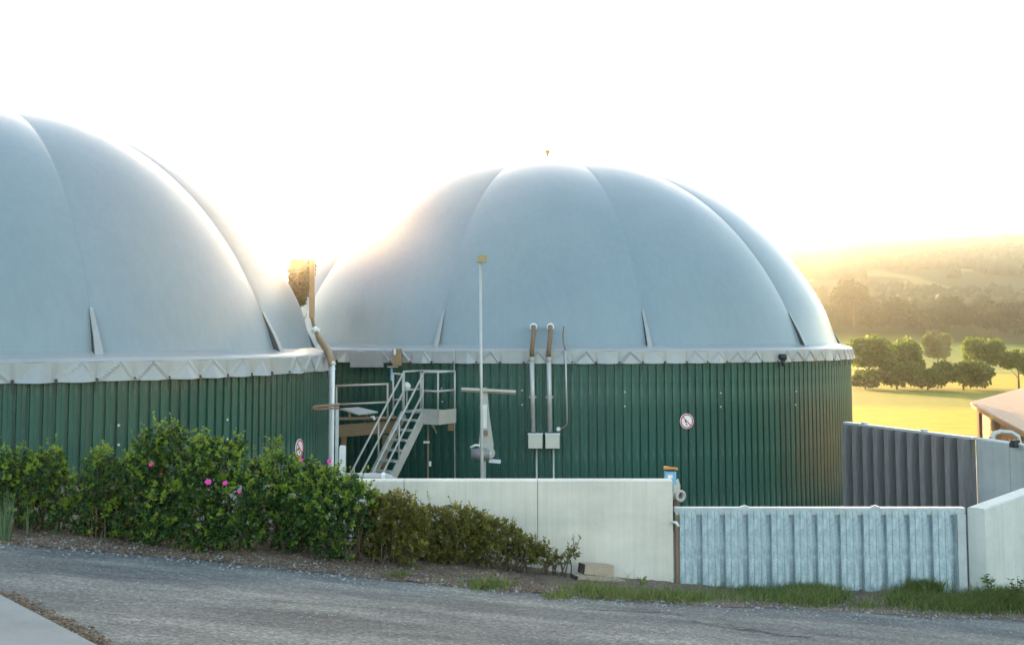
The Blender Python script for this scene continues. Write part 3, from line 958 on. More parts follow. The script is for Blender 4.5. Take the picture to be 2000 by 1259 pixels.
# duct and box on the skirt above the gallery
p = onwall(TR, 776, 700, .25)
DU = thing('vent_duct', 'small square brown duct on the skirt of the wide tank above the stairs', 'duct', p)
mb = MB(); a_, b_ = onwall(TR, 776, 681, .25), onwall(TR, 776, 714, .25); mb.bar(a_, b_, .24, .22, (0, -1, 0)); mb.build('duct', M['brown'], DU)
MB().box(onwall(TR, 768, 716, .3) + Vector((-.02, 0, 0)), (.30, .05, .03)).build('bracket', M['steel'], DU)
MB().box(onwall(TR, 765, 731, .12), (.05, .1, .34)).build('meter_box', M['blue'], DU)
q = onwall(TR, 771, 687, .4); MB().box(q, (.06, .06, .16)).build('valve', M['white'], DU)
# round horn on the stair platform
q = at(794, 754, PD + .25)
HO = thing('warning_horn', 'round white horn between the stair handrails', 'horn', q)
MB().tube([q + Vector((0, .12, 0)), q + Vector((0, 0, 0)), q + Vector((0, -.05, 0))], [.05, .075, .115], 14).build('bell', M['white'], HO, True)
MB().tube([q + Vector((0, .1, 0)), Vector((q.x, q.y + .1, plz))], .018, 6).build('stand', M['stairs'], HO)

# ------------------------------------------------------------------ pipes and masts
LP = thing('downpipe', 'tall white downpipe beside the edge of the nearer tank', 'pipe', (at(651, 900, 22.6).x, 22.6, Z0))
q1 = at(651, 705, 22.6)
MB().tube([(q1.x, 22.6, Z0), q1], .037, 10).build('pipe', M['white'], LP, True)
MB().tube([at(651, 712, 22.6), at(651, 708, 22.6)], .06, 10).build('collar', M['steel'], LP)
SP = thing('steel_post', 'grey steel post with a horizontal rusty arm in front of the nearer tank edge', 'post', (at(659, 900, 22.3).x, 22.3, Z0))
q = at(659, 787, 22.3); MB().box((q.x, q.y, (q.z + Z0) / 2), (.064, .064, q.z - Z0)).build('post', M['galv_rail'], SP)
mb = MB(); a_, b_ = at(609, 797, 22.2), at(663, 790, 22.25)
mb.tube([a_, a_ + Vector((.06, 0, .04)), b_], .03, 8); mb.tube([a_ + Vector((0, 0, -.0)), a_ + Vector((.1, 0, -.02)), b_ + Vector((0, 0, -.07))], .022, 8)
mb.build('arm', M['rust'], SP, True)
q = at(669, 890, 21.5)
CB = thing('marker_post', 'short white plastic post standing right of the grey steel post', 'post', (q.x, q.y, Z0))
qt = at(669, 872, 21.5); MB().box((q.x, q.y, (qt.z + Z0) / 2), (.12, .1, qt.z - Z0)).build('post', M['white'], CB)
MB().box((q.x, q.y, qt.z + .012), (.10, .08, .024)).build('post_cap', M['white'], CB)

# pole, coupling and hose between the domes
GP = thing('gas_riser', 'dark square riser pole with hose in the gap between the two domes', 'pole', (at(610, 640, 24.6).x, 24.6, Z0))
a_, b_ = at(610, 505, 24.6), at(609, 620, 24.6)
MB().bar(a_, b_, .115, .115, (0, 1, 0)).build('pole', M['brown'], GP)
MB().tube([b_ + UP * .02, at(614, 640, 24.55)], [.05, .035], 10).build('reducer', M['brown'], GP, True)
MB().tube([at(609, 646, 24.5), at(616, 643, 24.5), at(624, 646, 24.5)], [.06, .085, .05], 10).build('coupling', M['white'], GP, True)
MB().tube([at(618, 648, 24.5), at(624, 662, 24.3), at(634, 676, 24.1), at(643, 690, 23.8), at(646, 702, 23.4), at(647, 716, 23.2)], [.05, .075, .085, .085, .08, .06], 12).build('hose', M['brown'], GP, True)
q = at(647, 716, 23.2); MB().tube([q, (q.x, q.y, Z0)], .05, 10).build('lower_pipe', M['steel'], GP, True)

# lamp mast
MD = 25.2
LM = thing('lamp_mast', 'tall thin steel mast with a small lamp head in front of the wide dome', 'mast', (at(941, 1000, MD).x, MD, Z0))
b_ = at(938.5, 512, MD); f_ = at(941.5, 935, MD)
MB().tube([(f_.x, MD, Z0), f_, at(940, 760, MD), b_], [.048, .045, .038, .028], 10).build('pole', M['steel'], LM, True)
mb = MB(); mb.bar(at(933, 506, MD), at(951, 506, MD), .14, .17); mb.box(at(942, 499.5, MD), (.16, .1, .03)); mb.build('lamp_head', M['yellow_lamp'], LM)
MB().tube([at(930, 511, MD), at(939, 512, MD)], .014, 6).build('bracket', M['yellow_lamp'], LM)
# mixer winch
WD_ = 25.9
MW = thing('mixer_winch', 'steel winch frame with crossbar and geared drum behind the lamp mast', 'winch', (at(950, 1000, WD_).x, WD_, Z0))
MB().bar(at(901, 758.5, WD_), at(1008, 764, WD_), .05, .06).build('crossbar', M['steel'], MW)
MB().bar(at(901, 763, WD_ - .05), at(1008, 769, WD_ - .05), .03, .03).build('crossbar_lip', M['rust'], MW)
mb = MB(); mb.prism([at(943, 757, WD_), at(951, 757, WD_), at(956, 812, WD_), at(964, 868, WD_), at(963, 888, WD_), at(936, 888, WD_), at(935, 868, WD_), at(941, 812, WD_)], (0, .05, 0)); mb.build('winch_column', M['stairs'], MW)
MB().bar(at(947, 790, WD_ - .06), at(947, 836, WD_ - .06), .1, .05, (0, -1, 0)).build('slide_rail', M['white'], MW)
MB().box(at(948.5, 845, WD_ - .05), (.1, .05, .12)).build('slide_block', M['rust'], MW)
q = at(936, 884, WD_ - .1); MB().tube([q + Vector((-.2, 0, -.03)), q + Vector((.26, 0, -.03))], .15, 16).build('drum', M['galv_dark'], MW, True)
MB().tube([q + Vector((-.22, 0, .13)), q + Vector((-.1, 0, .19)), q + Vector((.05, 0, .18))], .03, 8).build('drum_guard', M['white'], MW, True)
q = at(957, 884, WD_ - .12); MB().tube([q, q + Vector((0, -.06, 0))], .13, 14).build('gear_disc', M['steel'], MW)
MB().tube([q + Vector((0, -.06, 0)), q + Vector((0, -.09, 0))], .035, 8).build('hub', M['white'], MW)
MB().bar(at(955, 899, WD_), at(978, 901, WD_), .08, .085).build('crank_arm', M['white'], MW)
q = at(945, 888, WD_); MB().box((q.x, q.y + .02, (q.z + Z0) / 2), (.10, .10, q.z - Z0)).build('stand', M['stairs'], MW)

# two overflow pipes with boxes
for i, (px, side_) in enumerate(((1040, 'left'), (1073, 'right'))):
    base = onwall(TR, px, 862, .22)
    lab = ('vertical steel overflow pipe with brown hose and beige box, nearer the lamp mast' if i == 0 else
           'vertical steel overflow pipe with brown hose and beige box, beside the thin gas line')
    o = thing('overflow_pipe', lab, 'pipe', (base.x, base.y, Z0), 'pair of overflow pipes on the wide tank')
    q = lambda dx, y, off=.2: onwall(TR, px + dx, y, off)
    MB().tube([q(-1, 700), q(0, 770), q(1.5, 843)], .066, 12).build('pipe', M['steel'], o, True)
    hz = [q(2, 636, .10), q(2.2, 648, .18), q(.8, 665, .26), q(-1, 682, .28), q(-1.5, 699, .22)]
    MB().tube(hz, .066, 10).build('hose', M['hose'], o, True)
    rg = MB(); cpt = q(2, 638, .06); n_ = normal_at(TR, cpt)
    # flange against the dome
    rg.tube([cpt - n_ * 1.0, cpt - n_ * .04], .07, 12); rg.tube([cpt - n_ * .04, cpt + n_ * .06], .105, 16); rg.build('flange', M['white'], o, True)
    MB().tube([q(-1.5, 696, .22), q(-1.5, 703, .21)], .08, 12).build('collar', M['steel'], o)
    MB().box(q(.4, 775, .12), (.2, .18, .04)).build('pipe_clip', M['steel'], o)
    bx = q(6, 861, .22); nn_ = normal_at(TR, bx); rz = math.atan2(nn_.y, nn_.x) + math.pi / 2
    MB().box(bx, (.38, .26, .36), rz).build('box', M['box'], o)
    MB().box(bx + UP * .196 + Vector((0, 0, 0)), (.40, .29, .03), rz).build('box_lid', M['white'], o)
    lo = q(8, 875, .15); MB().tube([lo, (lo.x, lo.y, Z0)], .028, 8).build('drain_tube', M['steel'], o, True)
q = onwall(TR, 1090.5, 837, .25)
GL = thing('gas_line', 'thin vertical gas line with brown upper hose, right of the overflow pipes', 'pipe', (onwall(TR, 1107, 828, .1).x, onwall(TR, 1107, 828, .1).y, Z0))
MB().tube([onwall(TR, 1104.5, 684, .18), onwall(TR, 1106, 760, .1), onwall(TR, 1107.5, 825, .08)], .026, 8).build('pipe', M['steel'], GL, True)
MB().tube([onwall(TR, 1101, 637, -.15), onwall(TR, 1099.5, 655, -.1), onwall(TR, 1101, 672, .05), onwall(TR, 1104.5, 684, .16)], .018, 8).build('hose', M['hose'], GL, True)
MB().tube([onwall(TR, 1107, 825, .08), onwall(TR, 1106, 830, .1), onwall(TR, 1098, 836, .12), onwall(TR, 1092, 838, .2)], .02, 8).build('elbow', M['hose'], GL, True)
MB().tube([q, q + Vector((0, -.06, .0))], .055, 12).build('gauge', M['white'], GL)

# earthing cable down the wide tank
mb = MB()
mb.tube([onwall(TR, 886, 684, .09), onwall(TR, 886.5, 690, .16), onwall(TR, 887, 704, .12), onwall(TR, 887.5, 800, .06), onwall(TR, 888.5, 935, .06), onwall(TR, 888.5, 990, .06)], .013, 6)
tag(mb.build('earth_cable', M['steel'], None, True, loc=onwall(TR, 887, 700)), 'thin pale cable running straight down the wide tank, left of the lamp mast', 'cable')

# prohibition signs
def sign(T, px, py, diam, label):
    p = onwall(T, px, py, .02); n = normal_at(T, p); t = Vector((-n.y, n.x, 0)); r = diam / 2
    o = thing('prohibition_sign', label, 'sign', p, 'round prohibition signs on the tanks')
    def disc(name, rr, h0, h1, m, seg=32): return MB().tube([p + n * h0, p + n * h1], rr, seg).build(name, m, o)
    disc('sign_plate', r, 0, .014, M['signwhite'])
    mb = MB(); K = 40
    rows = [[p + n * h + t * (math.cos(2 * math.pi * k / K) * rr) + UP * (math.sin(2 * math.pi * k / K) * rr) for k in range(K)]
            for rr, h in ((r * .93, .014), (r * .93, .019), (r * .76, .019), (r * .76, .014))]
    mb.grid(rows, close=True); mb.build('red_ring', M['red'], o)
    # camera sees t pointing to one side: make the bar fall from upper left to lower right in the picture
    sgn = 1 if t.x > 0 else -1
    a_, b_ = p + (t * sgn * -.56 + UP * .56) * r + n * .017, p + (t * sgn * .56 - UP * .56) * r + n * .017
    mb = MB(); mb.bar(a_, b_, r * .13, .007, n); mb.build('diagonal_bar', M['red'], o)
    # pictogram: burning match, flame and stick
    tt = t * sgn
    def P(x, y): return p + tt * x * r + UP * y * r + n * .0145
    mb = MB()
    mb.prism([P(-.05, .14), P(-.2, .28), P(-.28, .14), P(-.34, -.02), P(-.22, -.16), P(-.08, -.1), P(-.02, .02)], n * .003)
    mb.prism([P(-.16, -.14), P(-.06, -.2), P(.02, -.5), P(-.06, -.52)], n * .003)
    mb.prism([P(-.2, -.42), P(.14, -.5), P(.14, -.56), P(-.2, -.5)], n * .003)
    mb.build('pictogram', M['black'], o)
    return o
sign(TR, 1341, 822, .42, 'round white no-fire sign with red ring on the wide tank, above the blue control box')
sign(TL, 584, 875, .40, 'round white no-fire sign near the right edge of the nearer tank, above the roses')

# control box and pipe at the right end of the long wall
q = at(1309, 930, 15.75)
CBX = thing('control_box', 'small blue control box under an orange lid behind the end of the long wall', 'control box', (q.x, q.y, 0))
MB().box(at(1309, 932, 15.75), (.165, .12, .19)).build('box', M['blue'], CBX)
MB().prism([at(1296, 916, 15.6), at(1320, 916, 15.6), at(1324, 918, 15.9), at(1297, 913.5, 15.9)], (0, 0, .035)).build('lid', M['orange'], CBX)
MB().box(at(1309, 930, 15.685), (.07, .012, .05)).build('plate', M['signwhite'], CBX)
q2 = at(1309, 944, 15.78); MB().box((q2.x, q2.y, (q2.z + Z0) / 2), (.07, .06, q2.z - Z0)).build('post', M['rust'], CBX)
q = at(1322, 966, 15.9)
VP = thing('flanged_pipe', 'short open pipe end with flange between the long wall and the gate', 'pipe', (q.x, q.y, 0))
MB().tube([q + Vector((-.5, .06, 0)), q + Vector((.0, -.05, 0))], .075, 14).build('pipe', M['steel'], VP, True)
rg = MB(); ax = Vector((.45, -.9, 0)).normalized(); sx = Vector((ax.y, -ax.x, 0)); K = 20
rows = [[q + Vector((.02, -.06, 0)) + ax * h + (sx * math.cos(2 * math.pi * k / K) + UP * math.sin(2 * math.pi * k / K)) * rr for k in range(K)] for rr, h in ((.05, 0), (.05, .06), (.092, .06), (.092, 0), (.05, 0))]
rg.grid(rows, close=True); rg.build('flange', M['steel'], VP, True)
MB().box(q + Vector((.02, -.01, 0)), (.085, .02, .085)).build('bore', M['rust'], VP)
MB().prism([at(1316, 948, 15.95), at(1325, 935, 15.95), at(1329, 948, 15.95), at(1328, 957, 15.95), at(1316, 957, 15.95)], (0, .08, 0)).build('bracket', M['box'], VP)
q2 = at(1321, 976, 15.9); MB().box((q2.x, q2.y, (q2.z + Z0) / 2), (.06, .06, q2.z - Z0)).build('stand', M['rust'], VP)

# pale pipe lying behind the left end of the wall, at the foot of the stairs
a_, b_ = at(712, 930, 19.5), at(758, 931, 19.5)
TP = thing('transfer_pipe', 'pale horizontal pipe with a bend behind the wall at the foot of the stairs', 'pipe', (b_.x, b_.y, Z0))
MB().tube([a_ + Vector((-.6, 0, 0)), a_, b_, b_ + Vector((.06, 0, -.03)), b_ + Vector((.09, 0, -.12)), Vector((b_.x + .09, b_.y, Z0))], .065, 12).build('pipe', M['steel'], TP, True)
MB().tube([b_ + Vector((-.12, 0, 0)), b_ + Vector((-.05, 0, 0))], .085, 12).build('flange', M['white'], TP)

# ------------------------------------------------------------------ planting
def lobes_world(lobes, d0):
    out = []
    for px, py, r in lobes:
        d = d0 + rnd.uniform(-.22, .22)
        c = at(px, py, d)
        out.append((np.array(c), max(.05, (r - 7) * d / F)))
    return out
def foliage(lob, dens, leaf_len, leaf_w, nleaf, young_bias, mats, zmin):
    P, A, Y = [], [], []
    for i, (c, r) in enumerate(lob):
        n = int(dens * r * r)
        dirs = unit(rng.normal(size=(n, 3)))
        dirs[:, 2] = dirs[:, 2] * .9 + .12
        dirs = unit(dirs)
        rr = r * (1 - .55 * rng.random(n) ** 1.7) * (1 + .16 * np.sin(dirs[:, 0] * 7 + i) * np.cos(dirs[:, 2] * 6 + dirs[:, 1] * 5))
        p = c + dirs * rr[:, None]
        keep = np.ones(n, bool)
        for j, (c2, r2) in enumerate(lob):
            if j != i: keep &= np.linalg.norm(p - c2, axis=1) > r2 * .62
        keep &= p[:, 2] > zmin(p[:, 0], p[:, 1]) + .02
        P.append(p[keep]); A.append(dirs[keep])
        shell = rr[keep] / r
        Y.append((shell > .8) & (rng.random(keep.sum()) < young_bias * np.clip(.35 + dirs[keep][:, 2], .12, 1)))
    P = np.concatenate(P); A = np.concatenate(A); Y = np.concatenate(Y)
    A = unit(A + np.array([0, 0, .55]))
    n = len(P)
    Pk = np.repeat(P, nleaf, 0); Ak = np.repeat(A, nleaf, 0); Yk = np.repeat(Y, nleaf)
    off = rng.random((n * nleaf, 1)) * leaf_len * 1.3
    D = unit(Ak * .55 + unit(rng.normal(size=Ak.shape)) * .95)
    base = Pk + Ak * off
    sz = leaf_len * (.65 + .7 * rng.random(n * nleaf))
    V, T = leaves(base, D, sz, sz * leaf_w)
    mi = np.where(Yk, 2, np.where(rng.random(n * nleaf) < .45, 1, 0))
    if len(mats) > 3: mi = np.where(rng.random(n * nleaf) < .006, 3, mi)
    return V, T, np.repeat(mi, 2)
gz = np.vectorize(ground_z)
def bush(name, label, cat, lobes, d0, dens, ll, lw, nl, yb, mats, group, flowers=(), hips=()):
    lob = lobes_world(lobes, d0)
    cx = sum(c[0] for c, r in lob) / len(lob)
    cy = d0
    root = thing(name, label, cat, (cx, cy, ground_z(cx, cy)), group)
    V, T, mi = foliage(lob, dens, ll, lw, nl, yb, mats, lambda x, y: gz(x, y))
    # stray shoots above and outside the mass, with their young leaves
    shoots, P_, D_ = [], [], []
    for c, r in lob:
        for q in range(3 if dens > 1000 and len(lob) > 5 else 1):
            dv = Vector((rnd.gauss(0, .55), rnd.gauss(-.25, .4), abs(rnd.gauss(.75, .4)))).normalized()
            s0 = Vector(c) + dv * r * .7; s1 = s0 + dv * (r * .3 + rnd.uniform(.06, .20)) + UP * .03
            shoots.append((s0, s1))
            for z in range(11):
                P_.append(tuple(s0.lerp(s1, .35 + .65 * z / 10))); D_.append(tuple(dv * .5 + Vector((rnd.gauss(0, .7), rnd.gauss(0, .7), rnd.gauss(.1, .4)))))
    L_ = ll * (.55 + .6 * rng.random(len(P_)))
    V2, T2 = leaves(np.array(P_), unit(np.array(D_)), L_, L_ * lw)
    T = np.concatenate([T, T2 + len(V)]); V = np.concatenate([V, V2]); mi = np.concatenate([mi, np.repeat(np.where(rng.random(len(P_)) < .75, 2, 1), 2)])
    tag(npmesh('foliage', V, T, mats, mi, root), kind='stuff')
    mb = MB()
    for c, r in lob:
        for q in range(2):
            g = Vector((cx + (c[0] - cx) * .55 + rnd.uniform(-.12, .12), cy + rnd.uniform(-.12, .12), 0)); g.z = ground_z(g.x, g.y) - .03
            e = Vector(c) + Vector((rnd.uniform(-1, 1), rnd.uniform(-1, 1), rnd.uniform(-.3, 1))) * r * .75
            mdl = g.lerp(e, .5) + Vector((rnd.uniform(-.08, .08), rnd.uniform(-.08, .08), .06))
            mb.tube([g, mdl, e], [.013, .009, .004], 5)
    for s0, s1 in shoots: mb.tube([s0, s1], [.004, .002], 4)
    tag(mb.build('stems', M['stem'], root, True), kind='stuff')
    for px, py, s in flowers:
        best = min(lob, key=lambda t: (t[0][0] - at(px, py, d0).x) ** 2 + (t[0][2] - at(px, py, d0).z) ** 2)
        c = at(px, py, best[0][1] - best[1] * .95 - .05)
        mb = MB(); ax = Vector((rnd.uniform(-.3, .3), -1, .55)).normalized()
        s1 = ax.cross(UP).normalized(); s2 = s1.cross(ax)
        for k in range(6):
            a1 = k * math.pi / 3 + rnd.uniform(-.2, .2)
            o_ = (s1 * math.cos(a1) + s2 * math.sin(a1)); tn = (s2 * math.cos(a1) - s1 * math.sin(a1))
            r_ = s * rnd.uniform(.85, 1.15)
            mb.add([c, c + o_ * r_ * .55 + tn * r_ * .42 + ax * r_ * .25, c + o_ * r_ + ax * r_ * .3, c + o_ * r_ * .55 - tn * r_ * .42 + ax * r_ * .25], [(0, 1, 2, 3)])
        mb.tube([c + ax * .004, c + ax * s * .3], [s * .22, s * .1], 8)
        mb.build('flower', M['petal'], root)
    for px, py in hips:
        best = min(lob, key=lambda t: (t[0][0] - at(px, py, d0).x) ** 2 + (t[0][2] - at(px, py, d0).z) ** 2)
        c = at(px, py, best[0][1] - best[1] - .03)
        MB().tube([c + UP * .02, c, c - UP * .02], [.006, .02, .008], 8).build('rose_hip', M['hip'], root, True)
    return root
RM = [M['leaf'], M['leaf_mid'], M['leaf_young'], M['autumn']]
RG = 'rose bushes in the planting bed'
DENS, LL = 2300, .050
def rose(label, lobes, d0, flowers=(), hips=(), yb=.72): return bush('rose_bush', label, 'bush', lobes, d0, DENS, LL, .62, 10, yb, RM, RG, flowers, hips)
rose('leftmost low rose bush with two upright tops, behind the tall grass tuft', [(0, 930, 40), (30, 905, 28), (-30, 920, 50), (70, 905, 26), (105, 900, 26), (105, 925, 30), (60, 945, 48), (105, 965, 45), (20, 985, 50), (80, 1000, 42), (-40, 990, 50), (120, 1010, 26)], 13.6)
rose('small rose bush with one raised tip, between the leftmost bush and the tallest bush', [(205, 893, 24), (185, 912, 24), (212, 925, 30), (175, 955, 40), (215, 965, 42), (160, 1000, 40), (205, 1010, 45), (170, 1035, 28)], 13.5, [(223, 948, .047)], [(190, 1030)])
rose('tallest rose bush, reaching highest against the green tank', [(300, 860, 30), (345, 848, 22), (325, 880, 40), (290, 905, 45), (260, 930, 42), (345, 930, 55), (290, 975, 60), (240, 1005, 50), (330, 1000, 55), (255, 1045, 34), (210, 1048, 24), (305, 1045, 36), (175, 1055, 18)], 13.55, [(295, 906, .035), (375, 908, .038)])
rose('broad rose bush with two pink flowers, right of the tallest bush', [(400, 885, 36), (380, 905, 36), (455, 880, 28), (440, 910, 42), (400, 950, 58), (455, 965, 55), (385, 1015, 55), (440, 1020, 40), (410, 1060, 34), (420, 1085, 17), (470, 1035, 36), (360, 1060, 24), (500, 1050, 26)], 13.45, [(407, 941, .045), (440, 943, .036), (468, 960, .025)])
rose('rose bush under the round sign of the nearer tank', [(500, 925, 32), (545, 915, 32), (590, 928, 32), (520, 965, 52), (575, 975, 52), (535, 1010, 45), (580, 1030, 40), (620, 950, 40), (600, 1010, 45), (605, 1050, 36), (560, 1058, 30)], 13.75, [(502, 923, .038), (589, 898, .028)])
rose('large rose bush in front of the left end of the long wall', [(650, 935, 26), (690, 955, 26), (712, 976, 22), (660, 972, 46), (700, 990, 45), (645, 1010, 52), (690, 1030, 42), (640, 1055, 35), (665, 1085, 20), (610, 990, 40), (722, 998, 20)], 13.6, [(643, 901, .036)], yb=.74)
bush('sapling', 'sparse pale green sapling against the nearer tank, left of its round sign', 'sapling', [(536, 885, 14), (540, 868, 9), (525, 897, 14), (545, 895, 12)], 14.9, 5200, .05, .5, 8, .9, [M['leaf_mid'], M['leaf_young'], M['leaf_young']], None)
OM = [M['olive'], M['olive'], M['olive_young']]
OG = 'olive green shrubs along the long wall'
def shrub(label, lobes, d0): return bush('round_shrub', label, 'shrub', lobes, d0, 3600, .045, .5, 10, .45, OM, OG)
shrub('tall olive shrub next to the large rose bush', [(775, 990, 34), (745, 1010, 40), (805, 1015, 36), (812, 1045, 34), (790, 1020, 40), (760, 1055, 45), (800, 1065, 38), (725, 1055, 34), (735, 1085, 22), (755, 985, 24)], 13.6)
shrub('middle olive shrub with a domed top in front of the long wall', [(850, 1020, 34), (890, 1015, 32), (925, 1022, 32), (860, 1055, 44), (905, 1058, 42), (835, 1078, 32), (880, 1085, 22), (818, 1035, 32), (822, 1065, 34)], 14.3)
shrub('olive shrub sloping down to the right along the long wall', [(960, 1040, 34), (995, 1052, 30), (955, 1075, 34), (1000, 1082, 26), (1020, 1065, 24), (925, 1088, 20), (1035, 1088, 22), (935, 1040, 30), (1045, 1078, 20)], 14.4)
shrub('low sparse olive shrub at the right end of the shrub row', [(1060, 1092, 20), (1090, 1095, 16), (1112, 1088, 11), (1075, 1108, 15), (1122, 1078, 6), (1065, 1076, 7)], 14.55)

def blades(P, hgt, wid, lean=.35):
    n = len(P)
    ang = rng.random(n) * 2 * np.pi
    s = np.stack([np.cos(ang), np.sin(ang), np.zeros(n)], 1)
    ln = np.stack([rng.normal(size=n), rng.normal(size=n), np.zeros(n)], 1) * lean
    H = hgt[:, None]; W_ = wid[:, None]
    up = np.array([0, 0, 1.0])
    m_ = P + up * H * .55 + ln * H * .35
    t_ = P + up * H * (1 - .25 * np.linalg.norm(ln, axis=1, keepdims=True)) + ln * H
    V = np.stack([P - s * W_ / 2, P + s * W_ / 2, m_ + s * W_ * .35, m_ - s * W_ * .35, t_], 1).reshape(-1, 3)
    i = np.arange(n)[:, None] * 5
    T = np.concatenate([i + [0, 1, 2], i + [0, 2, 3], i + [3, 2, 4]], 1).reshape(-1, 3)
    return V, T
def bedpt(px, py):
    """photo pixel onto the sloping bed"""
    lo, hi = 8.0, 15.1
    for _ in range(26):
        md = (lo + hi) / 2; p = at(px, py, md)
        if p.z > ground_z(p.x, p.y): lo = md
        else: hi = md
    p = at(px, py, lo); p.z = ground_z(p.x, p.y)
    return p
# verge grass: patches with an uneven outline
patches = [(955, 1145, 40, 7, 700, .09), (1150, 1150, 40, 8, 500, .08), (1180, 1160, 60, 10, 900, .1), (1265, 1164, 55, 9, 900, .10), (1335, 1168, 45, 8, 1000, .11),
           (1400, 1165, 60, 9, 900, .10), (1500, 1165, 50, 10, 1200, .11), (1570, 1165, 60, 14, 2500, .15), (1610, 1170, 34, 12, 1900, .15),
           (1690, 1185, 30, 6, 160, .08), (1780, 1170, 40, 13, 1500, .14), (1830, 1180, 70, 12, 2200, .13), (1905, 1184, 70, 12, 2200, .13), (1970, 1175, 70, 16, 3200, .17),
           (2040, 1180, 80, 16, 2000, .16), (1800, 1158, 30, 9, 1000, .22), (1460, 1158, 25, 4, 260, .12), (780, 1125, 25, 4, 120, .08), (1090, 1165, 30, 6, 260, .08)]
pts, hs = [], []
for px, py, sx_, sy_, n, h in patches:
    for _ in range(n):
        a, b = rnd.gauss(0, .55), rnd.gauss(0, .55)
        p = bedpt(px + a * sx_, min(py + b * sy_, 1215))
        if p.y > 14.93: p.y = 14.93 - rnd.random() * .05; p.z = ground_z(p.x, p.y)
        pts.append(p); hs.append(h * rnd.uniform(.4, 1.3))
for k in range(420):
    px, py, sx_, sy_, n_, h_ = rnd.choice(patches[:-3]); p = bedpt(px + rnd.gauss(0, 1) * sx_, min(py + rnd.gauss(0, .8) * sy_, 1212))
    if p.y > 14.9: p.y = 14.88; p.z = ground_z(p.x, p.y)
    pts.append(p); hs.append(rnd.uniform(.12, .34))
P = np.array([tuple(p) for p in pts]); hs = np.array(hs)
V, T = blades(P, hs, np.full(len(P), .011), .5)
mi = np.repeat(np.where(rng.random(len(P)) < .16, 1, 0), 3)
tag(npmesh('grass', V, T, [M['grass'], M['drygrass']], mi, None, loc=(5, 14, 0)), 'green grass growing along the foot of the gate and walls', 'grass', kind='stuff')
# tall tuft and single stalk at the left
def tuft(name, label, cat, px, py, n, h, sp, m, w_=.014, lean=.12):
    b = bedpt(px, py)
    P = np.array([(b.x + rnd.gauss(0, sp), b.y + rnd.gauss(0, sp), b.z) for _ in range(n)])
    H = np.array([h * rnd.uniform(.55, 1.05) for _ in range(n)])
    V, T = blades(P, H, np.full(n, w_), lean)
    return tag(npmesh(name, V, T, m, None, None, loc=b), label, cat)
tuft('grass_tuft', 'tall pale grass tuft at the far left of the bed', 'grass tuft', 12, 1055, 46, .68, .035, M['reed'])
tuft('plant_stalk', 'single pale upright stalk right of the tall grass tuft', 'stalk', 52, 1048, 4, .62, .006, M['reed'], .02, .03)
# weeds with broad leaves
def weed(label, px, py, h, n, m, cat='weed'):
    b = bedpt(px, py)
    root = thing('weed', label, cat, b)
    mb = MB(); P, D, Ln = [], [], []
    for k in range(n):
        a1 = rnd.uniform(0, 6.28); tip = b + Vector((math.cos(a1) * h * .35, math.sin(a1) * h * .2, h * rnd.uniform(.7, 1.1)))
        mb.tube([b, b.lerp(tip, .5) + UP * .02, tip], [.006, .005, .002], 5)
        for q in range(9):
            s = rnd.uniform(.25, 1); c = b.lerp(tip, s)
            P.append(tuple(c)); D.append((rnd.gauss(0, 1), rnd.gauss(0, .8), .35)); Ln.append(h * .22 * rnd.uniform(.6, 1.2))
    mb.build('stem', M['stem'], root, True)
    Ln = np.array(Ln); V, T = leaves(np.array(P), unit(np.array(D)), Ln, Ln * .45)
    tag(npmesh('foliage', V, T, m, None, root), kind='stuff')
weed('leafy weed against the long wall, right of the timber offcuts', 1254, 1152, .17, 6, M['leaf_young'])
weed('tall dark weed in front of the short concrete wall, nearer the gate post', 1935, 1165, .30, 5, M['leaf_mid'])
weed('tall dark weed in front of the short concrete wall, at the right edge', 1988, 1165, .27, 5, M['leaf'])
weed('bushy green weed at the foot of the gate, left of its right post', 1802, 1163, .22, 12, M['leaf_mid'])
weed('tiny green weed on the bed edge below the tall olive shrub', 765, 1127, .07, 5, M['leaf_young'])

# timber offcuts against the wall
def offcut(label, p, q, wd, h):
    o = thing('timber_offcut', label, 'timber', (p + q) / 2, 'timber offcuts by the wall')
    MB().bar(p, q, wd, h).build('beam', M['timber'], o)
    d = (q - p).normalized(); MB().bar(p - d * .006, p - d * .001, wd * .98, h * .98).build('end_face', M['timber_end'], o)
gb_ = lambda px, py: bedpt(px, py)
a_, b_ = at(1136, 1122, 14.5), at(1192, 1125, 14.75)
lo_a, lo_b = at(1122, 1134, 14.3), at(1214, 1141, 14.6)
def grounded(p, h): return Vector((p.x, p.y, ground_z(p.x, p.y) + h / 2 + .0))
la, lb = grounded(lo_a, .09), grounded(lo_b, .09)
offcut('long flat timber offcut lying at the foot of the long wall', la, lb, .20, .09)
offcut('short thick timber offcut with dark end, lying on the long one', Vector((a_.x, a_.y, la.lerp(lb, .2).z + .115)), Vector((b_.x, b_.y, la.lerp(lb, .8).z + .115)), .16, .135)

